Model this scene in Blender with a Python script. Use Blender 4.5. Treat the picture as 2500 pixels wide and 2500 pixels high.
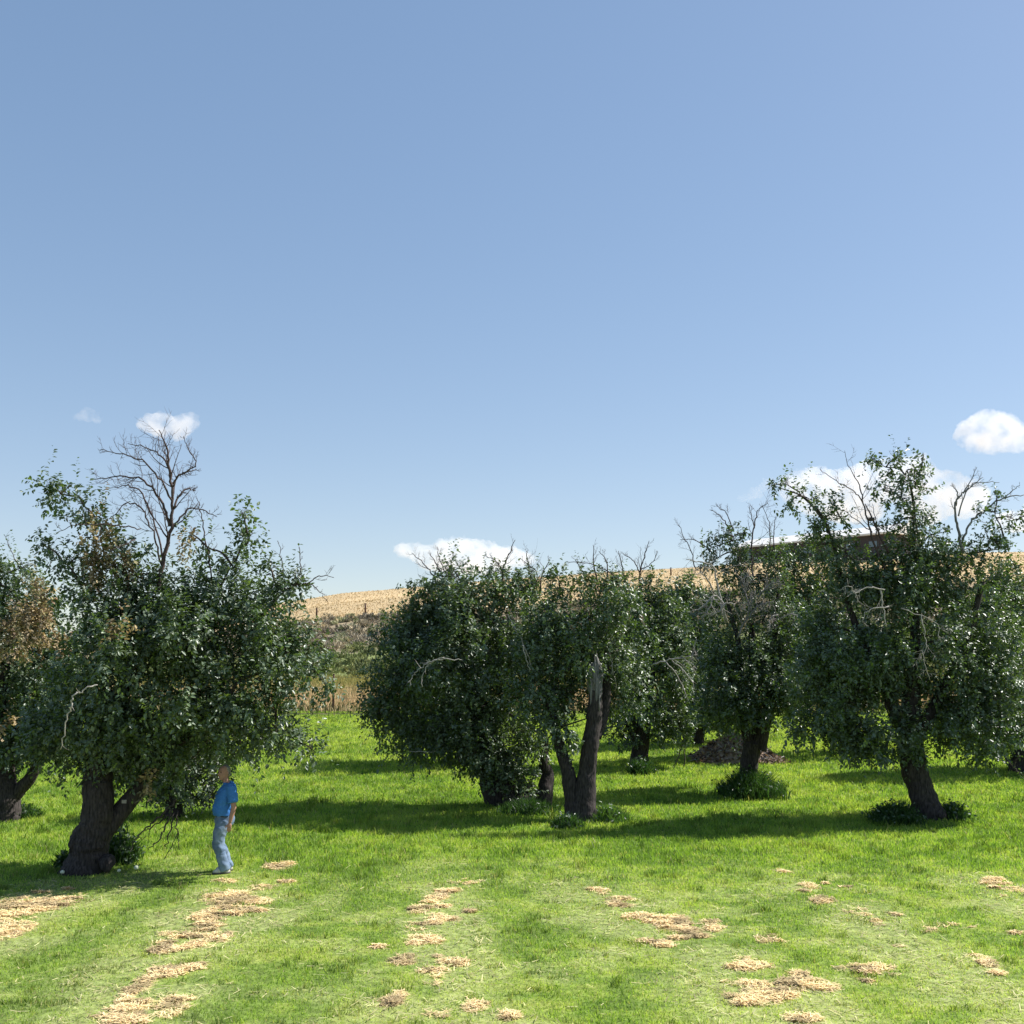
import bpy, math, random
import numpy as np
from mathutils import Vector

for _o in list(bpy.data.objects):
    bpy.data.objects.remove(_o)
R = math.radians
SC = bpy.context.scene
COL = SC.collection

# ------------------------------------------------------------------ camera, sky, sun, exposure
CAM_Z = 3.5
F = 2680.0                       # focal length in pixels of the 2500 px photograph
PITCH = math.atan(356.0 / F)
cam = bpy.data.cameras.new('camera')
cam.sensor_width = 36.0
cam.lens = 36.0 * F / 2500.0
cam.clip_start = 0.1
cam.clip_end = 30000.0
cam_o = bpy.data.objects.new('camera', cam)
cam_o.location = (0, 0, CAM_Z)
cam_o.rotation_euler = (R(90) + PITCH, 0, 0)
COL.objects.link(cam_o)
SC.camera = cam_o

SUN_EL = R(45.0)
SUN_AZ = R(18.0)                 # measured from +x towards +y (behind the trees)
SUN_DIR = Vector((math.cos(SUN_EL) * math.cos(SUN_AZ), math.cos(SUN_EL) * math.sin(SUN_AZ), math.sin(SUN_EL)))
world = bpy.data.worlds.new('World')
SC.world = world
world.use_nodes = True
wn, wl = world.node_tree.nodes, world.node_tree.links
bg = wn['Background']
sky = wn.new('ShaderNodeTexSky')
sky.sky_type = 'NISHITA'
sky.sun_disc = False
sky.sun_elevation = SUN_EL
sky.sun_rotation = R(90) - SUN_AZ
sky.altitude = 1200.0
sky.air_density = 1.0
sky.dust_density = 0.9
sky.ozone_density = 1.6
hs = wn.new('ShaderNodeHueSaturation')
hs.inputs['Saturation'].default_value = 1.24
hs.inputs['Hue'].default_value = 0.508
hs.inputs['Value'].default_value = 1.38
wl.new(sky.outputs[0], hs.inputs['Color'])
gm = wn.new('ShaderNodeGamma')
gm.inputs['Gamma'].default_value = 0.55
wl.new(hs.outputs[0], gm.inputs['Color'])
wl.new(gm.outputs[0], bg.inputs['Color'])
bg.inputs['Strength'].default_value = 0.15
sun = bpy.data.lights.new('sun', 'SUN')
sun.energy = 5.0
sun.angle = R(0.5)
sun.color = (1.0, 0.96, 0.90)
sun_o = bpy.data.objects.new('sun', sun)
sun_o.rotation_euler = SUN_DIR.to_track_quat('Z', 'Y').to_euler()
sun_o.location = (30, 10, 40)
COL.objects.link(sun_o)
SC.view_settings.view_transform = 'Standard'
SC.view_settings.look = 'None'
SC.view_settings.gamma = 1.0
SC.view_settings.exposure = 0.8
SC.cycles.max_bounces = 12
SC.cycles.diffuse_bounces = 3
SC.cycles.glossy_bounces = 2
SC.cycles.transmission_bounces = 3
SC.cycles.transparent_max_bounces = 6
SC.cycles.volume_bounces = 10
SC.cycles.sample_clamp_indirect = 4.0

# ------------------------------------------------------------------ helpers
rng = np.random.default_rng(7)
SP, CP = math.sin(PITCH), math.cos(PITCH)


def zat(row, Y):
    c = (1250.0 - np.asarray(row, float)) / F
    return CAM_Z + Y * (SP + c * CP) / (CP - c * SP)


def at(px, row, Y):
    """point of the photograph's pixel at depth Y (used to lay out real positions)"""
    c = (1250.0 - row) / F
    k = Y / (CP - c * SP)
    return np.array([k * (px - 1250.0) / F, Y, CAM_Z + k * (SP + c * CP)])


_H = np.random.default_rng(99).random((64, 64, 64)).astype(np.float32)


def vnoise(p):
    """smooth value noise, 0..1, p is (N,3)"""
    p = np.asarray(p, float)
    i = np.floor(p).astype(int)
    f = p - i
    f = f * f * (3 - 2 * f)
    i0, i1 = i % 64, (i + 1) % 64
    r = 0
    for dx in (0, 1):
        wx = f[:, 0] if dx else 1 - f[:, 0]
        ix = (i1 if dx else i0)[:, 0]
        for dy in (0, 1):
            wy = f[:, 1] if dy else 1 - f[:, 1]
            iy = (i1 if dy else i0)[:, 1]
            for dz in (0, 1):
                wz = f[:, 2] if dz else 1 - f[:, 2]
                iz = (i1 if dz else i0)[:, 2]
                r = r + wx * wy * wz * _H[ix, iy, iz]
    return r


def fbm(p, o=3):
    p = np.asarray(p, float)
    s, a, t = 0, 1.0, 0
    for k in range(o):
        s = s + a * vnoise(p * (2 ** k) + 17.3 * k)
        t += a
        a *= 0.5
    return s / t


def fbm2(x, y, f, o=3, seed=0.0):
    return fbm(np.stack([x * f, y * f, np.full_like(x, seed)], 1), o)


def norm(v):
    return v / (np.linalg.norm(v, axis=-1, keepdims=True) + 1e-9)


def smooth(a, b, x):
    t = np.clip((x - a) / (b - a), 0, 1)
    return t * t * (3 - 2 * t)


class MB:
    """collects vertices and faces of one mesh object"""

    def __init__(s):
        s.v, s.f, s.n = [], [], 0

    def add(s, v, faces):
        v = np.asarray(v, float)
        s.v.append(v)
        s.f.extend([tuple(int(k) + s.n for k in q) for q in faces])
        s.n += len(v)

    def tube(s, pts, rad, sides=6, rough=0.0, seed=0.0):
        pts = np.asarray(pts, float)
        rad = np.asarray(rad, float)
        n = len(pts)
        t = norm(np.gradient(pts, axis=0))
        a = np.array([1.0, 0, 0]) if abs(t[0, 0]) < 0.8 else np.array([0, 1.0, 0])
        u = norm(a - t[0] * a.dot(t[0]))
        vs = []
        ang = np.linspace(0, 2 * math.pi, sides, endpoint=False)
        for i in range(n):
            u = norm(u - t[i] * u.dot(t[i]))
            w = np.cross(t[i], u)
            ring = pts[i] + rad[i] * (np.cos(ang)[:, None] * u + np.sin(ang)[:, None] * w)
            if rough:
                d = ring - pts[i]
                k = 1 + rough * 2 * (fbm(np.concatenate([np.cos(ang)[:, None] * 1.6, np.sin(ang)[:, None] * 1.6,
                                     np.full((sides, 1), i * 0.22 + seed)], 1), 3) - 0.5)
                ring = pts[i] + d * k[:, None]
            vs.append(ring)
        vs = np.concatenate(vs + [pts[:1], pts[-1:]])
        fs = []
        for i in range(n - 1):
            for k in range(sides):
                q = (k + 1) % sides
                fs.append((i * sides + k, i * sides + q, (i + 1) * sides + q, (i + 1) * sides + k))
        b0, b1 = n * sides, n * sides + 1
        for k in range(sides):
            q = (k + 1) % sides
            fs.append((q, k, b0))
            fs.append(((n - 1) * sides + k, (n - 1) * sides + q, b1))
        s.add(vs, fs)

    def box(s, c, size, rz=0.0):
        c = np.asarray(c, float)
        h = np.asarray(size, float) / 2
        v = np.array([[x, y, z] for x in (-1, 1) for y in (-1, 1) for z in (-1, 1)]) * h
        cz, sz = math.cos(rz), math.sin(rz)
        v = np.stack([v[:, 0] * cz - v[:, 1] * sz, v[:, 0] * sz + v[:, 1] * cz, v[:, 2]], 1) + c
        s.add(v, [(0, 1, 3, 2), (4, 6, 7, 5), (0, 4, 5, 1), (2, 3, 7, 6), (0, 2, 6, 4), (1, 5, 7, 3)])

    def ball(s, c, r, seg=10, rings=7, jitter=0.0):
        r = np.asarray(r, float) * np.ones(3)
        v, f = [], []
        for i in range(rings + 1):
            th = math.pi * i / rings
            for k in range(seg):
                ph = 2 * math.pi * k / seg
                v.append((math.sin(th) * math.cos(ph), math.sin(th) * math.sin(ph), math.cos(th)))
        v = np.array(v)
        if jitter:
            v = v * (1 + jitter * 2 * (fbm(v * 1.7 + np.asarray(c) * 3.1, 2) - 0.5))[:, None]
        for i in range(rings):
            for k in range(seg):
                q = (k + 1) % seg
                f.append((i * seg + k, (i + 1) * seg + k, (i + 1) * seg + q, i * seg + q))
        s.add(v * r + np.asarray(c), f)

    def build(s, name, mat, parent=None, flat=False):
        if s.n == 0:
            return None
        v = np.concatenate(s.v)
        off = np.array(parent['_base']) if parent is not None and '_base' in parent else np.zeros(3)
        me = bpy.data.meshes.new(name)
        me.from_pydata((v - off).tolist(), [], s.f)
        me.validate()
        if not flat:
            me.polygons.foreach_set('use_smooth', np.ones(len(me.polygons), bool))
        me.materials.append(mat)
        return link(name, me, parent)


def link(name, me, parent=None):
    o = bpy.data.objects.new(name, me)
    COL.objects.link(o)
    if parent is not None:
        o.parent = parent
        if '_base' in parent:
            o['_base'] = list(parent['_base'])
            # sub-parts keep the same base: children of a part are placed relative to it
    return o


def fast_mesh(name, V, polysize, mat, color=None, parent=None, faces=None):
    """V: (N,k,3) N pieces of k vertices; faces: index tuples inside one piece, all of size polysize"""
    N, k, _ = V.shape
    off = np.array(parent['_base']) if parent is not None else np.zeros(3)
    me = bpy.data.meshes.new(name)
    nf = len(faces)
    me.vertices.add(N * k)
    me.vertices.foreach_set('co', (V.reshape(-1, 3) - off).astype(np.float32).ravel())
    loops = (np.arange(N)[:, None, None] * k + np.array(faces)[None]).astype(np.int32).ravel()
    me.loops.add(len(loops))
    me.loops.foreach_set('vertex_index', loops)
    me.polygons.add(N * nf)
    me.polygons.foreach_set('loop_start', np.arange(0, N * nf * polysize, polysize, dtype=np.int32))
    me.update(calc_edges=True)
    if color is not None:
        a = me.color_attributes.new('tint', 'FLOAT_COLOR', 'POINT')
        c = np.ones((N, k, 4), np.float32)
        c[:, :, :3] = color if color.ndim == 3 else color[:, None, :]
        a.data.foreach_set('color', c.ravel())
    me.materials.append(mat)
    return link(name, me, parent)


def tag(o, label=None, cat=None, group=None, kind=None):
    if label:
        o['label'] = label
    if cat:
        o['category'] = cat
    if group:
        o['group'] = group
    if kind:
        o['kind'] = kind
    return o


def thing(name, base, label, cat, group=None):
    o = bpy.data.objects.new(name, None)
    o.empty_display_size = 0.3
    o.location = tuple(base)
    o['_base'] = [float(q) for q in base]
    COL.objects.link(o)
    return tag(o, label, cat, group)


# ------------------------------------------------------------------ materials
def mat(name):
    m = bpy.data.materials.new(name)
    m.use_nodes = True
    nt = m.node_tree
    return m, nt.nodes, nt.links, nt.nodes['Principled BSDF']


def noisy(name, c1, c2, scale=20.0, rough=0.85, bump=0.3, stretch=(1, 1, 1), spec=0.3, detail=6.0):
    m, N, L, P = mat(name)
    tc = N.new('ShaderNodeTexCoord')
    mp = N.new('ShaderNodeMapping')
    mp.inputs['Scale'].default_value = stretch
    nz = N.new('ShaderNodeTexNoise')
    nz.inputs['Scale'].default_value = scale
    nz.inputs['Detail'].default_value = detail
    cr = N.new('ShaderNodeValToRGB')
    cr.color_ramp.elements[0].position = 0.3
    cr.color_ramp.elements[1].position = 0.7
    cr.color_ramp.elements[0].color = (*c1, 1)
    cr.color_ramp.elements[1].color = (*c2, 1)
    L.new(tc.outputs['Object'], mp.inputs[0])
    L.new(mp.outputs[0], nz.inputs['Vector'])
    L.new(nz.outputs['Fac'], cr.inputs[0])
    L.new(cr.outputs[0], P.inputs['Base Color'])
    P.inputs['Roughness'].default_value = rough
    P.inputs['Specular IOR Level'].default_value = spec
    if bump:
        b = N.new('ShaderNodeBump')
        b.inputs['Strength'].default_value = bump
        b.inputs['Distance'].default_value = 0.02
        L.new(nz.outputs['Fac'], b.inputs['Height'])
        L.new(b.outputs[0], P.inputs['Normal'])
    return m


def leafy(name, trans=0.3, rough=0.42, spec=0.5, under=None, tcol=(1.3, 1.35, 0.5)):
    """two-sided plant material coloured per leaf or blade by the 'tint' attribute"""
    m, N, L, P = mat(name)
    a = N.new('ShaderNodeAttribute')
    a.attribute_name = 'tint'
    col = a.outputs['Color']
    if under is not None:
        g = N.new('ShaderNodeNewGeometry')
        mx = N.new('ShaderNodeMix')
        mx.data_type = 'RGBA'
        ad = N.new('ShaderNodeMix')
        ad.data_type = 'RGBA'
        ad.inputs[0].default_value = 0.6
        L.new(col, ad.inputs[6])
        ad.inputs[7].default_value = (*under, 1)
        L.new(g.outputs['Backfacing'], mx.inputs[0])
        L.new(col, mx.inputs[6])
        L.new(ad.outputs[2], mx.inputs[7])
        col = mx.outputs[2]
    L.new(col, P.inputs['Base Color'])
    P.inputs['Roughness'].default_value = rough
    P.inputs['Specular IOR Level'].default_value = spec
    t = N.new('ShaderNodeBsdfTranslucent')
    mu = N.new('ShaderNodeMix')
    mu.data_type = 'RGBA'
    mu.blend_type = 'MULTIPLY'
    mu.inputs[0].default_value = 1.0
    L.new(a.outputs['Color'], mu.inputs[6])
    mu.inputs[7].default_value = (*tcol, 1)
    L.new(mu.outputs[2], t.inputs['Color'])
    ms = N.new('ShaderNodeMixShader')
    ms.inputs[0].default_value = trans
    L.new(P.outputs[0], ms.inputs[1])
    L.new(t.outputs[0], ms.inputs[2])
    L.new(ms.outputs[0], N['Material Output'].inputs['Surface'])
    return m


def attr_ground(name, scale, c_amp=0.35, bump=0.4):
    m, N, L, P = mat(name)
    a = N.new('ShaderNodeAttribute')
    a.attribute_name = 'tint'
    tc = N.new('ShaderNodeTexCoord')
    nz = N.new('ShaderNodeTexNoise')
    nz.inputs['Scale'].default_value = scale
    nz.inputs['Detail'].default_value = 8
    L.new(tc.outputs['Object'], nz.inputs['Vector'])
    mr = N.new('ShaderNodeMapRange')
    mr.inputs[1].default_value = 0.3
    mr.inputs[2].default_value = 0.7
    mr.inputs[3].default_value = 1 - c_amp
    mr.inputs[4].default_value = 1 + c_amp
    L.new(nz.outputs['Fac'], mr.inputs[0])
    mu = N.new('ShaderNodeVectorMath')
    mu.operation = 'SCALE'
    L.new(a.outputs['Color'], mu.inputs[0])
    L.new(mr.outputs[0], mu.inputs['Scale'])
    L.new(mu.outputs[0], P.inputs['Base Color'])
    P.inputs['Roughness'].default_value = 0.95
    P.inputs['Specular IOR Level'].default_value = 0.1
    b = N.new('ShaderNodeBump')
    b.inputs['Strength'].default_value = bump
    b.inputs['Distance'].default_value = 0.1
    L.new(nz.outputs['Fac'], b.inputs['Height'])
    L.new(b.outputs[0], P.inputs['Normal'])
    return m


M_BARK = noisy('bark', (0.011, 0.0095, 0.009), (0.075, 0.062, 0.058), 34, 0.95, 1.0, (1, 1, 0.22))
M_BRANCH = noisy('branch_bark', (0.035, 0.027, 0.025), (0.10, 0.08, 0.07), 40, 0.9, 0.3)
M_DEAD = noisy('dead_wood_dark', (0.045, 0.030, 0.028), (0.10, 0.072, 0.066), 50, 0.9, 0.2)
M_PALE = noisy('dead_wood_pale', (0.24, 0.22, 0.20), (0.42, 0.39, 0.36), 50, 0.9, 0.2)
M_GREYWOOD = noisy('weathered_wood', (0.11, 0.105, 0.105), (0.24, 0.23, 0.225), 30, 0.95, 0.8, (1, 1, 0.15))
M_LEAF = leafy('apple_leaf', 0.26, 0.40, 0.55, (0.17, 0.21, 0.16))
M_DRYLEAF = leafy('withered_leaf', 0.25, 0.7, 0.2, None, (1.1, 1.0, 0.7))
M_GRASS = leafy('grass_blade', 0.50, 0.5, 0.25, None, (1.2, 1.3, 0.6))
M_STRAW = leafy('straw', 0.2, 0.8, 0.1, None, (1.05, 1.0, 0.8))
M_LAWN = attr_ground('lawn_soil', 9.0, 0.35, 0.5)
M_HILL = attr_ground('hill_soil', 0.9, 0.28, 0.6)


def plain(name, c, rough=0.7, spec=0.3):
    return noisy(name, tuple(q * 0.88 for q in c), tuple(min(1, q * 1.1) for q in c), 35, rough, 0.05, spec=spec)


# ------------------------------------------------------------------ terrain
RX = [-2000, 0, 250, 500, 731, 836, 1012, 1394, 1649, 1850, 2130, 2480, 2900, 5000]
RY = [1640, 1585, 1555, 1505, 1466, 1449, 1432, 1404, 1384, 1371, 1352, 1345, 1345, 1400]
DEP = np.array([50, 53, 62, 80, 105, 128, 147, 190, 230.0])
ROW = np.array([1745, 1728, 1692, 1655, 1617, 1566, 1512, 1478, 1452.0])


def terrain(x, y):
    x = np.atleast_1d(np.asarray(x, float))
    y = np.atleast_1d(np.asarray(y, float))
    u = x / np.maximum(y, 30.0)
    px = 1250 + F * u
    ridge = np.interp(px, RX, RY)
    yy = np.clip(y, 50, 230)
    w = smooth(55, 175, yy)
    row = np.interp(yy, DEP, ROW) * 0.5 + 0.25 * np.interp(np.clip(yy - 4, 50, 230), DEP, ROW) + 0.25 * np.interp(np.clip(yy + 4, 50, 230), DEP, ROW) + (ridge - 1452) * w
    zz = zat(row, yy)
    z50 = zat(np.interp(50, DEP, ROW), 50.0)
    t = np.clip((y - 25) / 25, 0, 1)
    zl = z50 * t ** 1.5
    z = np.where(y <= 50, zl, zz + (z50 - zat(1740.8, 50.0)) * 0)
    fall = np.clip(y - 230, 0, None)
    z = z - np.where(y > 230, np.minimum(fall * 0.10, 8 + fall * 0.004), 0)
    # small natural unevenness
    z = z + 0.06 * (fbm2(x, y, 0.35, 2) - 0.5) * smooth(22, 8, y) + 0.10 * (fbm2(x, y, 0.12, 2, 3.0) - 0.5) * smooth(20, 26, y)
    z = z + 0.9 * (fbm2(x, y, 0.05, 2, 5.0) - 0.5) * smooth(60, 120, y)
    return z


def tz(x, y):
    return float(terrain(x, y)[0])


def ground_at(px, row, lo=6.0, hi=235.0):
    """first point of the terrain seen at that pixel"""
    Y = np.arange(lo, hi, 0.05)
    c = (1250.0 - row) / F
    k = Y / (CP - c * SP)
    x = k * (px - 1250.0) / F
    z = CAM_Z + k * (SP + c * CP)
    g = terrain(x, Y)
    i = np.argmax(z <= g)
    return np.array([x[i], Y[i], g[i]])


def grid_mesh(name, us, ys, matl, colf):
    U, Yg = np.meshgrid(us, ys)
    X = U * np.maximum(Yg, 30.0)
    x, y = X.ravel(), Yg.ravel()
    z = terrain(x, y)
    me = bpy.data.meshes.new(name)
    nu, ny = len(us), len(ys)
    V = np.stack([x, y, z], 1)
    idx = np.arange(nu * ny).reshape(ny, nu)
    Q = np.stack([idx[:-1, :-1], idx[:-1, 1:], idx[1:, 1:], idx[1:, :-1]], -1).reshape(-1, 4)
    me.vertices.add(len(V))
    me.vertices.foreach_set('co', V.astype(np.float32).ravel())
    me.loops.add(Q.size)
    me.loops.foreach_set('vertex_index', Q.astype(np.int32).ravel())
    me.polygons.add(len(Q))
    me.polygons.foreach_set('loop_start', np.arange(0, Q.size, 4, dtype=np.int32))
    me.update(calc_edges=True)
    me.polygons.foreach_set('use_smooth', np.ones(len(Q), bool))
    a = me.color_attributes.new('tint', 'FLOAT_COLOR', 'POINT')
    c = np.ones((len(V), 4), np.float32)
    c[:, :3] = colf(x, y)
    a.data.foreach_set('color', c.ravel())
    me.materials.append(matl)
    return link(name, me)


# dry clipping patches: px, row, half width px, half height px
PATCH = [(90, 2205, 85, 17), (30, 2235, 60, 20), (15, 2275, 50, 22), (175, 2195, 30, 10), (560, 2195, 60, 14), (600, 2212, 50, 16), (515, 2238, 45, 14), (455, 2288, 65, 18),
         (480, 2305, 55, 12), (550, 2295, 18, 14), (400, 2318, 38, 10), (405, 2375, 48, 11), (478, 2366, 24, 9), (330, 2415, 26, 22),
         (300, 2470, 50, 28), (425, 2460, 34, 24), (250, 2480, 30, 14), (640, 2165, 28, 7), (680, 2115, 34, 8),
         (1062, 2195, 28, 14), (1025, 2222, 26, 10), (1075, 2245, 40, 12), (1020, 2262, 30, 10), (1035, 2302, 40, 18), (985, 2345, 32, 10), (1055, 2382, 40, 17),
         (945, 2455, 34, 10), (970, 2435, 20, 12), (1160, 2457, 28, 12), (1240, 2488, 24, 10),
         (1460, 2179, 24, 7), (1515, 2204, 34, 11), (1565, 2240, 40, 11), (1640, 2248, 40, 10), (1655, 2270, 52, 15), (1735, 2258, 28, 13), (1885, 2300, 36, 12),
         (1845, 2352, 44, 12), (1808, 2368, 30, 9), (1835, 2405, 60, 13), (1900, 2398, 34, 10), (1840, 2440, 56, 14), (1905, 2430, 34, 10), (1985, 2408, 50, 16), (1945, 2375, 22, 9), (2120, 2390, 26, 12),
         (1912, 2130, 16, 6), (1975, 2160, 22, 8), (2012, 2200, 30, 11), (2090, 2228, 34, 10), (2140, 2253, 20, 8), (2190, 2234, 28, 5),
         (2265, 2270, 38, 8), (2325, 2262, 46, 10), (2402, 2348, 22, 13), (2430, 2157, 30, 6), (2488, 2178, 26, 8), (2480, 2280, 20, 8)]
PW = []
for (a, b, w, h) in PATCH:
    c = ground_at(a, b)
    PW.append((c[0], c[1], w / F * c[1] * .92, h * c[1] ** 2 / (F * CAM_Z) * 1.02))
_pr = np.random.default_rng(5)
for (x16, sl) in ((-6.6, 0), (-3.85, 0), (-1.05, -.06), (1.45, -.30), (4.6, -.13), (7.5, -.1)):
    for k in range(10):
        yy = 9.5 + 9.0 * _pr.random()
        r0_ = .05 + .14 * _pr.random() ** 2
        PW.append((x16 + sl * (yy - 16) + _pr.normal() * .42, yy, r0_ * (1 + _pr.random()), r0_ * (.8 + .8 * _pr.random())))
PW = np.array(PW)


def straw(x, y):
    """0..1+ how much dry clippings lie here"""
    s = np.zeros_like(x)
    for (cx, cy, a, b) in PW:
        near = (np.abs(x - cx) < a * 2.6 + .2) & (np.abs(y - cy) < b * 2.6 + .2)
        if not near.any():
            continue
        q = np.sqrt(((x[near] - cx) / a) ** 2 + ((y[near] - cy) / b) ** 2)
        s[near] = np.maximum(s[near], 1.42 - q)
    n = fbm2(x, y, 2.6, 3, 1.0) * .5 + fbm2(x * .55, y, 9.0, 3, 6.0) * .5
    return np.clip(s, 0, 1.0) * .74 + np.where(s > 0, (n - 0.5) * 5.0, 0) * smooth(0, .3, s)


def pale(x, y):
    """0..1 pale, drier turf: mower swaths in the foreground plus noise"""
    s = straw(x, y)
    n = fbm2(x, y, 0.55, 3, 9.0)
    n2 = fbm2(x, y, 1.9, 3, 4.0)
    fore = smooth(21.0, 16.5, y + 1.5 * (n - .5) * 4)
    xx = x + (n - .5) * 1.0
    p = np.zeros_like(x)
    for (x16, sl) in ((-9.6, 0), (-6.6, 0), (-3.85, 0), (-1.05, -.06), (1.45, -.30), (4.6, -.13), (7.5, -.1)):
        p = np.maximum(p, np.exp(-((xx - (x16 + sl * (y - 16))) / .78) ** 2))
    p = fore * np.clip(p * 1.5 * smooth(.22, .60, n * .35 + n2 * .65) + .5 * smooth(.54, .7, n2), 0, 1)
    return np.clip(np.maximum(p * 0.9, smooth(-.1, .6, s) * .95) + fore * .12, 0, 1)


G_DARK = np.array([0.140, 0.240, 0.036])
G_LIVE = np.array([0.245, 0.385, 0.054])
G_YELL = np.array([0.400, 0.470, 0.095])
G_PALE = np.array([0.56, 0.62, 0.24])
G_STRAW = np.array([0.80, 0.63, 0.35])


def turf_colour(x, y, r=None):
    n = fbm2(x, y, 0.8, 3, 2.0)
    n2 = fbm2(x, y, 3.5, 2, 8.0)
    k = smooth(.3, .7, n * .5 + n2 * .5)
    if r is not None:
        k = np.clip(k * .6 + r * .55 - .08, 0, 1)
    far = smooth(22, 45, y)
    c = G_DARK + (G_LIVE - G_DARK) * np.clip(k * 1.5, 0, 1)[:, None]
    c = c + (G_YELL - c) * np.clip((k - .45) * 1.6 + far * .5, 0, .9)[:, None]
    p = pale(x, y)
    if r is not None:
        p = np.clip(p * (0.55 + r * .75), 0, 1)
    return c + (G_PALE - c) * (p * .66)[:, None]


def lawn_colour(x, y):
    c = turf_colour(x, y) * 0.55
    s = smooth(.3, 1.0, straw(x, y))[:, None]
    return c + (G_STRAW * .8 - c) * s


us = np.concatenate([np.linspace(-4, -0.62, 30), np.linspace(-0.6, 0.6, 420), np.linspace(0.62, 4, 30)])
ys = np.concatenate([np.linspace(-60, 7, 30), np.linspace(7.2, 20, 190), np.linspace(20.15, 50, 150)])
lawn = grid_mesh('lawn', us, ys, M_LAWN, lawn_colour)
tag(lawn, 'mown green orchard lawn with dry straw coloured patches', 'lawn', kind='structure')

C_WEED = np.array([0.13, 0.13, 0.06])
C_TAN = np.array([0.46, 0.35, 0.20])
C_YG = np.array([0.30, 0.27, 0.09])
C_GRN = np.array([0.18, 0.215, 0.08])
C_SAGE = np.array([0.25, 0.21, 0.145])
C_GOLD = np.array([0.50, 0.375, 0.21])


def hill_colour(x, y):
    n = (fbm2(x, y, 0.12, 4, 6.0) - .5)
    d = y + n * 22 * smooth(50, 80, y)
    c = np.tile(C_WEED, (len(x), 1))
    for (a, b, cc) in ((51, 53, C_TAN), (60, 68, C_YG), (74, 86, C_GRN), (115, 122, C_SAGE), (138, 150, C_GOLD)):
        c = c + (cc - c) * smooth(a, b, d)[:, None]
    m = fbm2(x, y, 0.03, 4, 12.0)
    st = fbm2(x * .25, y, 0.11, 3, 15.0)
    return c * (0.62 + .35 * m + .40 * st)[:, None]


ys2 = np.concatenate([np.linspace(50, 110, 130), np.linspace(110.6, 235, 150), np.array([245, 260, 290, 340, 420, 600, 900, 1500, 2500, 4000, 7000, 12000])])
hill = grid_mesh('hill', us, ys2, M_HILL, hill_colour)
tag(hill, 'dry golden hillside rising behind the orchard', 'hill', kind='structure')


# ------------------------------------------------------------------ grass blades
def blades(x, y, h, w, lean, col, z0=None, curve=0.35):
    n = len(x)
    z = terrain(x, y) if z0 is None else z0
    a = rng.random(n) * 2 * math.pi
    b = rng.random(n) * 2 * math.pi
    base = np.stack([x, y, z - 0.01], 1)
    side = np.stack([np.cos(a), np.sin(a), np.zeros(n)], 1) * (w / 2)[:, None]
    ld = np.stack([np.cos(b), np.sin(b), np.zeros(n)], 1) * (lean * h)[:, None]
    up = np.zeros((n, 3))
    up[:, 2] = h
    mid = base + up * .6 + ld * curve
    tip = base + up + ld
    V = np.stack([base - side, base + side, mid + side * .7, tip, mid - side * .7], 1)
    return V


def wedge(n, y0, y1, power, margin=0.53):
    """n points in the camera's ground wedge with density falling as 1/y**power"""
    e = 2 - power
    t = rng.random(n)
    y = (y0 ** e + t * (y1 ** e - y0 ** e)) ** (1 / e)
    x = (rng.random(n) * 2 - 1) * (margin * y + 0.8)
    return x, y


NG = 620000
x, y = wedge(NG, 8.6, 50.5, 1.45)
r = rng.random(NG)
s = straw(x, y)
keep = rng.random(NG) > smooth(.35, 1.0, s) * .60
x, y, r = x[keep], y[keep], r[keep]
tuft = fbm2(x, y, 1.3, 3, 21.0)
h = (0.035 + 0.05 * rng.random(len(x)) ** 1.5) * (0.55 + 0.9 * tuft) + 0.0006 * y
h *= .64 + .42 * smooth(16, 22, y)
h *= 1 - .4 * pale(x, y)
MANX = ground_at(548, 2130)
h *= 1 - .7 * np.exp(-(((x - MANX[0]) / .35) ** 2 + ((y - MANX[1] + .12) / .35) ** 2))
w = 0.0045 + 0.00062 * y
spot = smooth(.66, .78, fbm2(x, y, 4.5, 2, 77.0))
h *= 1 + .9 * spot
lean = 0.25 + .8 * rng.random(len(x)) ** 2
col = turf_colour(x, y, r)
col *= (1 - .4 * spot)[:, None]
dry = rng.random(len(x)) < 0.03 + .16 * pale(x, y)
col[dry] = col[dry] * .3 + np.array([.50, .42, .22]) * .7
V = blades(x, y, h, w, lean, col)
FB = [(0, 1, 2, 4), (4, 2, 3, 3)]
g = fast_mesh('grass', V[:, [0, 1, 2, 3, 4]], 4, M_GRASS, col, None, [(0, 1, 2, 4)])
# tips as triangles are part of the same blades
bpy.data.objects.remove(g)
g = fast_mesh('grass', V, 3, M_GRASS, col, None, [(0, 1, 2), (0, 2, 4), (4, 2, 3)])
tag(g, 'short green lawn grass with taller tufts', 'grass', kind='stuff')

# dry clippings: loose flat strands over the patches
PX, PY = [], []
for (cx, cy, a, b) in PW:
    n = int(min(9000, 260 + 3.2 * a * b * 4200 / max(1, (cy / 12) ** 1.2)) * 1.25)
    q = np.sqrt(rng.random(n)) * 1.6
    t = rng.random(n) * 2 * math.pi
    PX.append(cx + a * q * np.cos(t))
    PY.append(cy + b * q * np.sin(t))
x, y = np.concatenate(PX), np.concatenate(PY)
s = straw(x, y)
k = s > .12 + .85 * rng.random(len(x)) ** .8
x, y, s = x[k], y[k], s[k]
xs, ys_ = wedge(150000, 8.6, 21, 1.2)
ss = pale(xs, ys_)
k = rng.random(len(xs)) < ss ** 2 * .13
x, y, s = np.concatenate([x, xs[k]]), np.concatenate([y, ys_[k]]), np.concatenate([s, np.full(k.sum(), .1)])
n = len(x)
z = terrain(x, y) + .012 + .02 * rng.random(n) * (s < .2) + .035 * np.clip(s - .3, 0, .8) * rng.random(n)
a = rng.random(n) * 2 * math.pi
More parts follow.
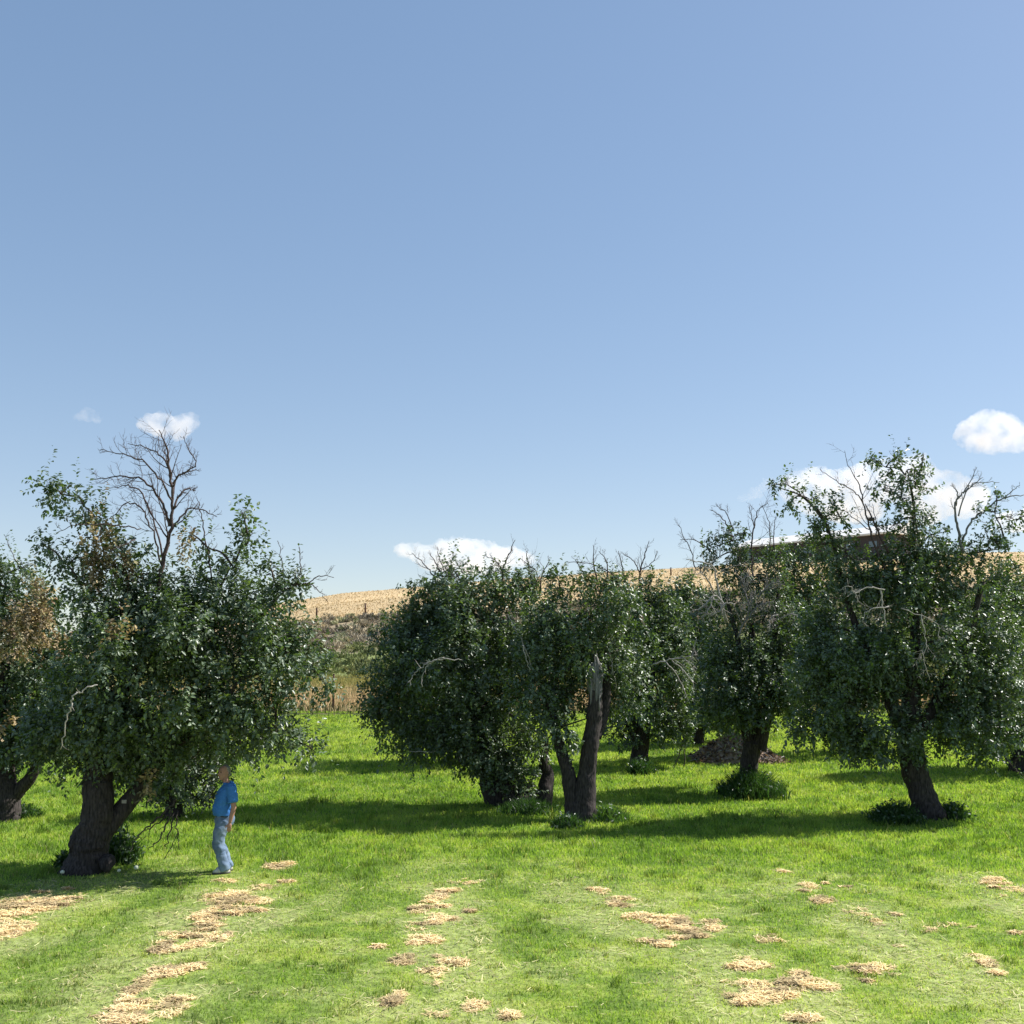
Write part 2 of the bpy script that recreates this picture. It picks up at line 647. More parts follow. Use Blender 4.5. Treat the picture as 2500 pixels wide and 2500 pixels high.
d = np.stack([np.cos(a), np.sin(a), .5 * (rng.random(n) - .35)], 1) * (0.02 + .05 * rng.random(n))[:, None]
sd = np.stack([-np.sin(a), np.cos(a), .6 * (rng.random(n) - .5)], 1) * (0.002 + .00022 * y)[:, None]
c = np.stack([x, y, z], 1)
loose = (s == .1)
col = np.where(loose[:, None], np.array([.50, .47, .24]), G_STRAW) * (0.7 + .5 * rng.random((n, 1))) + (rng.random((n, 3)) - .5) * .05
dk = fbm2(x, y, 5.0, 3, 31.0)
col *= (0.58 + .55 * smooth(.3, .55, dk))[:, None]
V = np.stack([c - d - sd, c - d + sd, c + d + sd, c + d - sd], 1)
g = fast_mesh('dry_grass_clippings', V, 4, M_STRAW, np.clip(col, .01, 1), None, [(0, 1, 2, 3)])
tag(g, 'straw coloured dried mowing clippings lying in loose rows on the lawn', 'clippings', kind='stuff')

# tall dry grass beyond the lawn
n = 90000
x, y = wedge(n, 50.2, 78, 1.2)
d = y + (fbm2(x, y, .12, 4, 6.0) - .5) * 10
h = .22 + .38 * rng.random(n) * smooth(50, 55, y) + .12 * fbm2(x, y, .3, 2)
col = np.tile(C_TAN, (n, 1)) * 1.15
col = col + (C_YG * 1.1 - col) * smooth(58, 66, d)[:, None]
col = col + (C_GRN - col) * smooth(72, 80, d)[:, None]
wd = (y < 53.0) & (rng.random(n) < .55)
col[wd] = np.array([.12, .12, .055])
gr = rng.random(n) < .12
col[gr] = np.array([.16, .19, .07])
col *= (.75 + .5 * rng.random((n, 1)))
V = blades(x, y, h, np.full(n, .045), .1 + .5 * rng.random(n), col)
g = fast_mesh('tall_dry_grass', V, 3, M_STRAW, col, None, [(0, 1, 2), (0, 2, 4), (4, 2, 3)])
tag(g, 'tall tan and yellowing meadow grass growing along the fence', 'dry grass', kind='stuff')

# golden grass on the upper hill
n = 36000
x, y = wedge(n, 138, 240, 1.0)
k = rng.random(n) < smooth(138, 150, y + (fbm2(x, y, .12, 4, 6.0) - .5) * 22)
x, y = x[k], y[k]
n = len(x)
m = fbm2(x, y, .06, 3, 40.0)
h = .08 + .22 * rng.random(n) * (.4 + m)
col = hill_colour(x, y) * (.95 + .2 * rng.random((n, 1)))
gk = (m > .6) & (rng.random(n) < .3)
col[gk] = np.array([.36, .30, .16])
V = blades(x, y, h, np.full(n, .16), .2 + .6 * rng.random(n), col)
g = fast_mesh('golden_grass', V, 3, M_STRAW, col, None, [(0, 1, 2), (0, 2, 4), (4, 2, 3)])
tag(g, 'ripe golden grass covering the upper hillside', 'dry grass', kind='stuff')


def leaf_cards(c, dirv, nrm, L, W):
    """pointed six-vertex leaves folded along the midrib"""
    d = norm(dirv)
    s = norm(np.cross(nrm, d))
    nn = np.cross(d, s)
    L = L[:, None]
    W = W[:, None]
    b = c
    up = nn * W * .22
    dn = -nn * L * .12
    V = np.stack([b, b + d * L * .33 + s * W * .5 + up, b + d * L * .7 + s * W * .38 + up * .7 + dn * .5,
                  b + d * L + dn, b + d * L * .7 - s * W * .38 + up * .7 + dn * .5, b + d * L * .33 - s * W * .5 + up], 1)
    return V


LEAF_F = [(0, 1, 2, 3), (0, 3, 4, 5)]


def rdir(n):
    return norm(rng.normal(size=(n, 3)))


def brush(name, label, cat, n, y0, y1, per, size, cols, leaf):
    x, y = wedge(n, y0, y1, 1.1)
    z = terrain(x, y)
    sz = size[0] + (size[1] - size[0]) * rng.random(n) ** 1.5
    ci = rng.integers(0, len(cols), n)
    N = n * per
    c0 = np.repeat(np.stack([x, y, z], 1), per, 0)
    S = np.repeat(sz, per)
    dv = rdir(N)
    dv[:, 2] = np.abs(dv[:, 2])
    q = rng.random(N) ** .45
    p = c0 + dv * (S * q)[:, None] * np.array([.85, .85, .8])
    col = np.array(cols)[np.repeat(ci, per)] * (.7 + .6 * rng.random((N, 1))) * np.repeat(.75 + .5 * rng.random(n), per)[:, None]
    L = leaf * (.6 + .8 * rng.random(N)) * (.6 + .4 * S / size[1])
    V = leaf_cards(p, dv + rdir(N) * .7 + np.array([0, 0, .4]), rdir(N), L, L * .42)
    return tag(fast_mesh(name, V, 4, M_STRAW, np.clip(col, .01, 1), None, LEAF_F), label, cat, kind='stuff')


brush('green_brush', 'low green thicket at the foot of the dry hill', 'brush', 1300, 78, 119, 100, (.4, 1.3),
      [(.145, .18, .075), (.19, .22, .09), (.12, .145, .07), (.25, .26, .11)], .34)
brush('sagebrush', 'grey brown sagebrush covering the steep bank', 'sagebrush', 2000, 119, 146, 80, (.4, 1.1),
      [(.32, .28, .21), (.26, .235, .19), (.38, .33, .24), (.29, .30, .18), (.42, .36, .25), (.20, .175, .14)], .36)


# ------------------------------------------------------------------ fences on the hill foot
M_POST = noisy('rusty_steel', (0.05, 0.03, 0.022), (0.10, 0.05, 0.035), 30, .8, .2)
M_WIRE = plain('wire', (.18, .17, .16), .5, .5)


def fence(name, label, posts, height, rad):
    base = np.array(posts[0])
    t = thing(name, base, label, 'fence')
    tops = []
    for p in posts:
        p = np.array(p)
        mb = MB()
        lean = np.array([.03 * math.sin(p[0] * 3.1), .03 * math.cos(p[0] * 2.2), 0])
        mb.tube([p - [0, 0, .3], p + lean * .5 + [0, 0, height * .5], p + lean + [0, 0, height]], [rad, rad, rad * .92], 6)
        mb.tube([p + lean + [0, 0, height], p + lean + [0, 0, height + .04]], [rad * 1.08, rad * .5], 6)
        mb.build('post', M_POST, t)
        tops.append(p)
    for k in (.35, .65, .93):
        mb = MB()
        for a, b in zip(tops[:-1], tops[1:]):
            m_ = (a + b) / 2 + np.array([0, 0, height * k - .05])
            mb.tube([a + [0, 0, height * k], m_, b + [0, 0, height * k]], [.006] * 3, 3)
        mb.build('wire', M_WIRE, t)
    return t


fx = [ground_at(825, 1731)[0] + k * 4.6 for k in range(-3, 7)]
fence('wire_fence', 'thin wire fence on slender dark steel posts between lawn edge and tall dry grass',
      [(q, 50.9 + .03 * abs(q), tz(q, 50.9 + .03 * abs(q))) for q in fx], 1.66, .05)
P0, P1, P2 = ground_at(773, 1509), ground_at(892, 1498), ground_at(1010, 1482)
st = P1 - P0
pp = [P0 - st, P0, P1, P2]
for k in range(1, 9):
    q = P2 + (P2 - P1) * k * np.array([1, .7, 1])
    pp.append(q)
fence('hill_fence', 'old fence of short rusty posts crossing the golden hillside',
      [(q[0], q[1], tz(q[0], q[1])) for q in pp], 1.42, .13)

# ------------------------------------------------------------------ long low building on the ridge
M_ROOF = plain('pale_metal_roof', (.72, .70, .66), .5, .4)
M_WALL = noisy('brown_boards', (.045, .040, .041), (.070, .060, .060), 8, .8, .2, (6, 6, .2))
M_GLASS = plain('window_glass', (.10, .15, .18), .15, .6)
M_TRIM = plain('dark_trim', (.05, .04, .04), .6)
A = at(1800, 1378, 236.0)
B = at(2175, 1346, 206.0)
ax = B - A
LEN = float(np.linalg.norm(ax[:2]))
rz = math.atan2(ax[1], ax[0])
slope = (B[2] - A[2])
zr = (zat(1338, 236.0) + zat(1304, 206.0)) / 2
base = (A + B) / 2
base[2] = min(tz(A[0], A[1]), tz(B[0], B[1])) - .5
bt = thing('long_building', base, 'long low brown building with a pale flat roof on the ridge behind the orchard trees', 'building')
nrm_ = np.array([-math.sin(rz), math.cos(rz), 0])
dirx = np.array([math.cos(rz), math.sin(rz), 0])
mid = (A + B) / 2
H = zr - base[2]
mb = MB()
cw = mid + nrm_ * 5.0
mb.box((cw[0], cw[1], base[2] + H / 2), (LEN, 10, H), rz)
mb.build('wall', M_WALL, bt, True)
mb = MB()
e = [-LEN / 2 - .8, LEN / 2 + .8]
V = []
for q in e:
    for (o_, zz) in ((-.9, zr - .05), (-.9, zr + .28), (5, zr + 2.3), (10.9, zr + .28), (10.9, zr - .05)):
        p = mid + dirx * q + nrm_ * o_
        V.append((p[0], p[1], zz))
mb.add(V, [(0, 1, 6, 5), (1, 2, 7, 6), (2, 3, 8, 7), (3, 4, 9, 8), (4, 0, 5, 9), (0, 4, 3, 2, 1), (5, 6, 7, 8, 9)])
mb.build('roof', M_ROOF, bt, True)
for k in range(7):
    t = -LEN / 2 + LEN * (k + .6) / 7.3
    p = mid + dirx * t - nrm_ * .03
    w_ = MB()
    w_.box((p[0], p[1], zr - 1.75), (2.3, .10, 1.3), rz)
    f = w_.build('window', M_TRIM, bt, True)
    w_ = MB()
    p = p - nrm_ * .04
    w_.box((p[0], p[1], zr - 1.75), (2.05, .08, 1.08), rz)
    w_.build('pane', M_GLASS, f, True)

# ------------------------------------------------------------------ trees
PRES_BASE = None


def curve_pts(pts, n):
    """Catmull-Rom through control rows (any width)"""
    P = np.asarray(pts, float)
    if len(P) == 2:
        t = np.linspace(0, 1, n)[:, None]
        return P[0] + (P[1] - P[0]) * t
    Q = np.concatenate([[2 * P[0] - P[1]], P, [2 * P[-1] - P[-2]]])
    out = []
    T = np.linspace(0, len(P) - 1 - 1e-6, n)
    for t in T:
        i = int(t)
        f = t - i
        p0, p1, p2, p3 = Q[i], Q[i + 1], Q[i + 2], Q[i + 3]
        out.append(.5 * ((2 * p1) + (-p0 + p2) * f + (2 * p0 - 5 * p1 + 4 * p2 - p3) * f * f + (-p0 + 3 * p1 - 3 * p2 + p3) * f ** 3))
    return np.array(out)


def twig(mb, p, d, L, r, depth, up=.25, spread=.7, sides=4, wob=.16, kids=None):
    n = 6 if depth > 0 else 4
    pts = [p]
    dd = d
    for i in range(n):
        dd = norm(dd + rng.normal(size=3) * wob + np.array([0, 0, up * .25]))
        pts.append(pts[-1] + dd * L / n)
    pts = np.array(pts)
    rr = np.linspace(r, r * .35, n + 1)
    mb.tube(pts, rr, sides if r > .008 else 3)
    if depth > 0:
        nk = kids or rng.integers(4, 7)
        for k in range(nk):
            t = .2 + .75 * (k + rng.random() * .8) / nk
            i = min(n - 1, int(t * n))
            q = pts[i] + (pts[i + 1] - pts[i]) * (t * n - i)
            tan = norm(pts[i + 1] - pts[i])
            s = rdir(1)[0]
            s = norm(s - tan * s.dot(tan))
            nd = norm(tan * (1 - spread * .5) + s * spread)
            twig(mb, q, nd, L * (.28 + .3 * rng.random()) * (1.1 - t * .4), max(.0032, rr[i] * .55), depth - 1, up, spread, sides, wob)


def limb_world(path, Y):
    """path rows: (px, row, depth offset, radius px) -> points, radii in metres"""
    P = np.array([at(a, b, Y + o) for (a, b, o, r) in path])
    rad = np.array([r * (Y + o) / F for (a, b, o, r) in path])
    return P, rad


def grow(mb, path, Y, per=1.0, sides=10, rough=.16, seg=10, crook=0.0):
    P, rad = limb_world(path, Y)
    n = max(6, seg * (len(path) - 1))
    D = curve_pts(np.concatenate([P, rad[:, None]], 1), n)
    if crook:
        D[1:-1, :3] += rng.normal(size=(len(D) - 2, 3)) * crook
    mb.tube(D[:, :3], np.maximum(D[:, 3], .004), sides, rough, seed=P[0, 0])
    return D


def sprays(lobes, Y, dens, leafL, cols, thr=.36, mpl=15, droop=.25):
    """leaf sprays spread through the lobes; returns leaf vertices, tints and spray stems"""
    C, DIR, OUT = [], [], []
    for lb in lobes:
        px, row, rx, ry = lb[:4]
        off = lb[4] if len(lb) > 4 else 0.0
        rd = lb[5] if len(lb) > 5 else None
        dm = lb[6] if len(lb) > 6 else 1.0
        y_ = Y + off
        c = at(px, row, y_)
        a, b = rx * y_ / F, ry * y_ / F
        dd = rd if rd is not None else max(.3, min(a, b) * 1.05)
        vol = 4.19 * a * b * dd
        bo = 1.0 + 1.5 * math.exp(-min(a, b) / .45)
        n = int(vol * dens * 1.75 / mpl * dm * bo) + 3
        v = rdir(n)
        rr = rng.random(n) ** .40
        R3 = np.array([a, dd, b])
        k = .58 + .84 * fbm(v * 1.7 + c * 1.3, 3)
        p = c + v * R3 * (rr * k)[:, None]
        o_ = norm(v / R3)
        keep = vnoise(p * 1.15 + 5.0) * .55 + vnoise(p * 2.7) * .45 > (thr + .195) * (0.42 + .62 * rr) * (.45 + .55 * float(smooth(.2, .9, min(a, b))))
        C.append(p[keep])
        OUT.append(o_[keep])
        elev = v[:, 2]
        g = np.array([0, 0, 1.0]) * np.where(elev > -.1, .75, -.55 * droop * 2)[:, None]
        DIR.append(norm(o_ * .75 + g + rng.normal(size=(n, 3)) * .45)[keep])
    C, DIR, OUT = np.concatenate(C), np.concatenate(DIR), np.concatenate(OUT)
    zmin = terrain(C[:, 0], C[:, 1]) + .35
    k = C[:, 2] > zmin
    C, DIR, OUT = C[k], DIR[k], OUT[k]
    n = len(C)
    SL = .18 + .26 * rng.random(n)
    sh = (OUT[:, 2] > .25) & (rng.random(n) < .16)
    SL[sh] = .45 + .5 * rng.random(sh.sum())
    DIR[sh] = norm(DIR[sh] * .35 + np.array([0, 0, .9]) + rng.normal(size=(sh.sum(), 3)) * .12)
    dr = (OUT[:, 2] < .2) & (rng.random(n) < .14)
    SL[dr] = .4 + .4 * rng.random(dr.sum())
    DIR[dr] = norm(OUT[dr] * .6 + np.array([0, 0, -.65]) + rng.normal(size=(dr.sum(), 3)) * .2)
    t = (np.arange(mpl) + .5) / mpl
    N = n * mpl
    T = np.tile(t, n) + (rng.random(N) - .5) * .08
    c0 = np.repeat(C - DIR * (np.minimum(SL, .4) * .35)[:, None], mpl, 0)
    D = np.repeat(DIR, mpl, 0)
    S = np.repeat(SL, mpl)
    rd_ = rdir(N)
    perp = norm(rd_ - D * (rd_ * D).sum(1)[:, None])
    sag = np.zeros((N, 3))
    sag[:, 2] = -.10 * T ** 2 * S
    p = c0 + D * (T * S)[:, None] + sag + perp * .012
    ld = norm(D * .55 + perp * .9 + np.array([0, 0, -.22]) + rng.normal(size=(N, 3)) * .22)
    nn = norm(np.cross(ld, np.cross(np.array([0, 0, 1.0]) + np.repeat(OUT, mpl, 0) * .35 + rng.normal(size=(N, 3)) * .45, ld)))
    L = leafL * (.55 + .75 * rng.random(N)) * (1.1 - .35 * np.abs(T - .45))
    V = leaf_cards(p, ld, nn, L, L * .56)
    cols = np.array(cols)
    ci = np.repeat(rng.choice(len(cols), n, p=None), mpl)
    vig = vnoise(C * .8 + 31.0) * .6 + vnoise(C * 2.2 + 7.0) * .4
    tone = np.stack([.72 + .95 * vig, .76 + .85 * vig, .86 + .6 * vig], 1)
    col = cols[ci] * np.repeat(tone, mpl, 0) * np.repeat(.75 + .5 * rng.random(n), mpl)[:, None] * (.8 + .4 * rng.random((N, 1)))
    return V, np.clip(col, .004, 1), C, DIR, SL


def clumped(lobes, Y):
    """each large lobe gets smaller leafy clumps standing out from its surface"""
    out = []
    for lb in lobes:
        px, row, rx, ry = lb[:4]
        off = lb[4] if len(lb) > 4 else 0.0
        rd = lb[5] if len(lb) > 5 else None
        dm = lb[6] if len(lb) > 6 else 1.0
        k = F / (Y + off)
        a, b = rx / k, ry / k
        if min(a, b) < .48:
            out.append(lb)
            continue
        d = rd if rd is not None else max(.3, min(a, b) * 1.05)
        out.append((px, row, rx * .80, ry * .80, off, d * .80, dm * .9))
        m = int(6 + 7 * a * b)
        v = rdir(m)
        for q in v:
            r_ = .20 + .26 * rng.random()
            f = .70 + .24 * rng.random()
            out.append((px + q[0] * rx * f, row - q[2] * ry * f, r_ * k * (1 + .5 * rng.random()), r_ * k * (.7 + .4 * rng.random()), off + q[1] * d * f, r_, dm * 1.0))
    return out


LEAF_COLS = [(.062, .104, .040), (.076, .126, .042), (.052, .090, .040), (.098, .150, .046), (.070, .106, .050)]
LEAF_LIGHT = [(.082, .130, .046), (.105, .160, .050), (.070, .115, .046), (.090, .130, .060)]
BROWN_COLS = [(.30, .23, .14), (.22, .16, .10), (.38, .30, .18), (.16, .13, .08), (.28, .26, .14)]

ORCHARD = 'old apple trees of the orchard'


def make_tree(label, Y, base_px, trunks, lobes, forks, dens=560, leafL=.078, cols=LEAF_COLS, thr=.31, brown=(), dead=(), name='apple_tree',
              stub=None, twigs=True, cat='tree', group=ORCHARD):
    """trunks: list of limb paths; forks: points limbs spring from (px,row,off); dead: list of (paths, material, twig args)"""
    x0 = at(base_px, 1900, Y)[0]
    base = np.array([x0, Y, tz(x0, Y)])
    t = thing(name, base, label, cat, group)
    mb = MB()
    for p in trunks:
        D = grow(mb, p, Y, sides=18, rough=.22, seg=14)
    if stub is not None:
        stub(mb)
    mb.build('trunk', M_BARK, t)
    # limbs from forks to the lobes
    mb = MB()
    Fk = np.array([at(a, b, Y + o) for (a, b, o) in forks])
    if len(Fk) > 1:
        fk_ = Fk[np.argsort(Fk[:, 2])]
        mb.tube(fk_, np.full(len(fk_), .03), 6)
    nodes = []
    for lb in sorted(lobes, key=lambda q: -q[2] * q[3]):
        px, row = lb[:2]
        off = lb[4] if len(lb) > 4 else 0
        c = at(px, row, Y + off)
        cand = list(Fk) + nodes
        src = min(cand, key=lambda q: np.linalg.norm(q - c) + (0 if q[2] < c[2] + .3 else .8))
        L = np.linalg.norm(c - src)
        m1 = src + (c - src) * .35 + np.array([0, 0, .12 * L]) + rng.normal(size=3) * .07 * L
        m2 = src + (c - src) * .7 + np.array([0, 0, .08 * L]) + rng.normal(size=3) * .06 * L
        r0 = min(.06, .014 + .015 * L)
        D = curve_pts(np.array([[*src, r0], [*m1, r0 * .75], [*m2, r0 * .55], [*c, r0 * .35]]), 14)
        mb.tube(D[:, :3], D[:, 3], 6)
        nodes.append(c)
        nodes.append(m2)
        a = lb[2] * Y / F
        for k in range(6):
            twig(mb, D[rng.integers(7, 13), :3], norm(rdir(1)[0] + [0, 0, .3]), .9 * a * (.7 + .5 * rng.random()), r0 * .32, 1, .3, .7, 4)
    mb.build('branches', M_BRANCH, t)
    V, col, C, DIR, SL = sprays(clumped(lobes, Y), Y, dens, leafL, cols, thr)
    fast_mesh('crown', V, 4, M_LEAF, col, t, LEAF_F)
    if brown:
        V, col, *_ = sprays(brown, Y, dens * 1.5, leafL * .95, BROWN_COLS, .42, droop=.8)
        o = fast_mesh('withered_leaves', V, 4, M_DRYLEAF, col, t, LEAF_F)
        o['label'] = 'brown withered leaves among the green'
    jobs = []
    for (paths, m_, kw) in dead:
        groups = []
        for p in paths:
            P_, _r = limb_world(p, Y)
            for g_ in groups:
                if min(np.linalg.norm(q - P_[0], axis=1).min() for q in g_[1]) < .22:
                    break
            else:
                g_ = ([], [])
                groups.append(g_)
            g_[0].append(p)
            g_[1].append(curve_pts(P_, 20))
        jobs += [(g_[0], m_, kw) for g_ in groups]
    for (paths, m_, kw) in jobs:
        mb = MB()
        for p in paths:
            p = [(q[0], q[1], q[2], q[3] * .50) for q in p]
            D = grow(mb, p, Y, sides=6, rough=.08, seg=6, crook=.012)
            L = np.linalg.norm(D[-1, :3] - D[0, :3])
            for k in range(kw.get('n', 7)):
                i = int(len(D) * (kw.get('from', .25) + (.97 - kw.get('from', .25)) * (k + rng.random()) / kw.get('n', 7)))
                i = min(i, len(D) - 2)
                tan = norm(D[i + 1, :3] - D[i, :3])
                s = rdir(1)[0]
                s[1] *= .6
                s = norm(s - tan * s.dot(tan))
                twig(mb, D[i, :3], norm(tan * .6 + s * .8), L * kw.get('len', .35) * (.6 + .8 * rng.random()) * (1.15 - .6 * i / len(D)), max(.0035, D[i, 3] * .45), kw.get('depth', 1), kw.get('up', .3), .75, 4, .14)
        mb.build('dead_branch', m_, t)
    return t


# --- big tree on the left with the bare crown top
def burl(mb):
    mb.ball(at(186, 2060, 18.6), (.12, .14, .15), 12, 8, .5)
    mb.ball(at(262, 2105, 18.55), (.13, .16, .14), 10, 7, .4)
    mb.ball(at(180, 2128, 18.55), (.14, .18, .12), 10, 7, .4)


T1 = [
    (330, 1640, 240, 220, 0, 2.0), (275, 1505, 140, 115, 0, 1.5), (460, 1530, 140, 110, 0, 1.4), (620, 1530, 120, 100, .2, 1.0),
    (695, 1600, 80, 66, 0, .9), (768, 1640, 40, 62, 0, .5), (680, 1690, 46, 34, 0, .5), (800, 1680, 16, 30, 0, .3), (380, 1400, 60, 40, .2, .5, .7), (560, 1700, 130, 95, -.2, 1.2), (610, 1785, 100, 60, .2, .8),
    (520, 1825, 110, 40, .9, .6), (690, 1790, 56, 44, -.3, .5), (735, 1815, 42, 32, -.3, .4), (768, 1835, 24, 24, -.3, .3),
    (150, 1205, 48, 36), (120, 1190, 34, 28), (205, 1235, 52, 42), (250, 1290, 55, 50), (300, 1345, 70, 50), (310, 1415, 95, 50),
    (105, 1330, 34, 22), (150, 1365, 40, 50), (200, 1360, 50, 40), (200, 1430, 60, 50),
    (592, 1252, 24, 34), (605, 1310, 30, 46), (575, 1370, 52, 42), (540, 1430, 70, 55), (470, 1430, 50, 40), (390, 1460, 80, 50),
    (655, 1375, 18, 26), (670, 1420, 36, 46), (720, 1400, 10, 26), (700, 1440, 44, 44), (735, 1430, 20, 20),
    (460, 1300, 22, 30, 0, .25, .6), (500, 1330, 26, 36, 0, .3, .6),
    (200, 1760, 150, 100, .2, 1.4), (130, 1800, 60, 70, .1, .7), (330, 1820, 150, 75, .4, 1.3), (430, 1870, 66, 40, .7, .5), (260, 1870, 120, 30, .6, .8)]
T1B = [(240, 1330, 30, 70, -.3, .3), (225, 1390, 26, 50, -.2, .3), (300, 1380, 40, 30, -.2, .3), (290, 1550, 26, 18, -1.5, .3), (460, 1330, 30, 24, -.3, .2), (360, 1910, 28, 30, -.3, .25)]
T1D = (
    [[(385, 1440, 0, 12), (398, 1370, 0, 10.5), (415, 1290, 0, 9), (420, 1210, 0, 6.5), (412, 1130, 0, 6), (405, 1085, 0, 4), (388, 1050, 0, 2)],
     [(414, 1285, 0, 7), (392, 1220, 0, 6), (350, 1172, .2, 4.5), (290, 1163, .3, 3.5), (225, 1171, .4, 2)],
     [(420, 1222, 0, 6), (395, 1175, -.1, 5), (350, 1125, -.2, 4), (300, 1110, -.3, 3), (245, 1098, -.3, 1.6)],
     [(417, 1172, 0, 5), (400, 1122, .1, 4), (368, 1098, .2, 3), (312, 1083, .3, 1.6)],
     [(424, 1240, 0, 6), (436, 1212, .1, 5), (455, 1195, .2, 4), (478, 1196, .3, 2)],
     [(420, 1190, 0, 5), (440, 1160, -.1, 4), (478, 1135, -.2, 3), (462, 1100, -.2, 2.2), (448, 1065, -.2, 1.4)],
     [(418, 1185, 0, 5), (434, 1163, .2, 4), (455, 1153, .3, 3.4), (480, 1146, .4, 2)],
     [(412, 1300, 0, 6), (440, 1265, .1, 5), (462, 1242, .2, 4), (500, 1248, .3, 3), (530, 1262, .3, 1.6)],
     [(395, 1380, 0, 5), (372, 1300, -.2, 4.5), (345, 1240, -.3, 4), (310, 1230, -.3, 3), (270, 1262, -.4, 1.6)],
     [(400, 1370, 0, 5), (375, 1270, .3, 4), (335, 1192, .3, 3.5), (280, 1190, .3, 1.8)]], M_DEAD, dict(n=16, len=.26, depth=1, up=.5))
T1E = (
    [[(430, 1950, .4, 5), (400, 1985, .2, 5), (360, 2020, 0, 4), (335, 2045, -.1, 3), (320, 2080, -.2, 1.8)],
     [(420, 1975, .2, 4.5), (405, 2020, .1, 4), (385, 2055, 0, 3), (362, 2075, 0, 1.8)],
     [(425, 1985, .1, 4), (415, 2030, 0, 3.5), (403, 2068, 0, 2.4)],
     [(434, 1980, .2, 4), (432, 2020, .1, 3), (436, 2050, .1, 2.2), (438, 2075, .1, 1.4)],
     [(434, 2030, .1, 2.5), (422, 2060, 0, 2), (400, 2098, 0, 1.4)],
     [(410, 1990, .2, 3.5), (370, 2020, .2, 3), (345, 2030, .2, 1.5)]], M_BRANCH, dict(n=4, len=.3, depth=0, up=-.3))
T1P = ([[(238, 1672, -2.1, 3), (205, 1682, -2.2, 4), (180, 1698, -2.25, 4), (174, 1725, -2.25, 3.6), (160, 1765, -2.2, 3), (148, 1830, -2.1, 2)]], M_PALE, dict(n=3, len=.15, depth=0))
T1Q = ([[(345, 1290, -.5, 2.5), (300, 1283, -.6, 3.5), (240, 1280, -.7, 3), (180, 1285, -.8, 2), (140, 1300, -.8, 1.4)],
        [(330, 1318, -.6, 3.5), (290, 1335, -.8, 3), (262, 1352, -.9, 2)],
        [(520, 1430, 0, 4), (505, 1330, .1, 3.5), (492, 1262, .2, 2.5), (480, 1215, .2, 1.4)],
        [(640, 1450, 0, 5), (700, 1428, 0, 4), (745, 1425, 0, 3.2), (785, 1405, .1, 2.4), (815, 1410, .1, 1.4)],
        [(745, 1425, 0, 3), (775, 1438, 0, 2.2), (800, 1470, 0, 1.2)],
        [(735, 1420, 0, 3), (733, 1380, 0, 2.4), (730, 1335, 0, 1.6)],
        [(690, 1420, .1, 3), (688, 1370, .1, 2), (678, 1320, .1, 1.2)]], M_DEAD, dict(n=5, len=.22, depth=1))
t1 = make_tree('large apple tree beside the man, with a leafless dead top and thick leaning trunk', 18.7, 212,
               [[(198, 2150, 0, 62), (205, 2125, 0, 50), (216, 2085, 0, 43), (222, 2050, 0, 44), (237, 2005, 0, 38), (240, 1950, 0, 36), (240, 1900, .1, 34), (255, 1800, .2, 26), (300, 1680, .2, 17), (380, 1500, .1, 9)],
                [(240, 2050, .1, 24), (272, 2008, .1, 22), (318, 1950, .2, 20), (365, 1895, .3, 16), (420, 1830, .4, 10), (520, 1720, .4, 6)]],
               T1, [(245, 1850, .1), (300, 1680, .2), (380, 1500, .1), (420, 1830, .4), (520, 1720, .4)], dens=640, leafL=.080, brown=T1B,
               dead=[T1D, T1E, T1P, T1Q], stub=burl)
mb = MB()
p = at(303, 1957, 18.73)
mb.box(p, (.075, .02, .055), 0)
o = mb.build('bark_scar', M_PALE, t1, True)
o['label'] = 'small pale patch on the leaning limb'

# --- tree at the far left edge
make_tree('apple tree cut by the left edge of the photo, with brown withered leaves', 24.7, 5,
          [[(8, 2012, 0, 44), (12, 1985, 0, 36), (14, 1940, 0, 30), (5, 1880, .1, 28), (0, 1750, .2, 20), (10, 1600, .2, 14)],
           [(20, 1965, 0, 18), (50, 1925, 0, 16), (80, 1890, 0, 13), (110, 1820, 0, 9)]],
          [(10, 1640, 130, 200, .3, 1.9), (-120, 1560, 130, 180, .2, 1.8), (50, 1480, 100, 80, .2, 1.0), (15, 1400, 44, 50), (60, 1385, 40, 26), (-40, 1390, 60, 50),
           (110, 1450, 34, 30), (100, 1700, 100, 110, .1, 1.2), (60, 1820, 110, 70, .1, 1.2), (-60, 1800, 130, 90, 0, 1.2), (150, 1620, 60, 60)],
          [(5, 1880, .1), (0, 1750, .2), (10, 1600, .2), (110, 1820, 0)], dens=430, leafL=.088,
          brown=[(60, 1530, 80, 66, -2.0, .7), (115, 1470, 26, 60, -1.6, .4), (145, 1580, 36, 26, -1.9, .4), (20, 1570, 70, 56, -2.1, .5), (80, 1430, 16, 26, -.6, .3), (20, 1770, 24, 14, -1.3, .3)],
          dead=[([[(50, 1390, 0, 2.5), (30, 1350, 0, 2), (10, 1305, 0, 1.2)], [(110, 1400, 0, 2.5), (125, 1370, 0, 2), (140, 1330, 0, 1.2)]], M_DEAD, dict(n=4, len=.3, depth=0))])

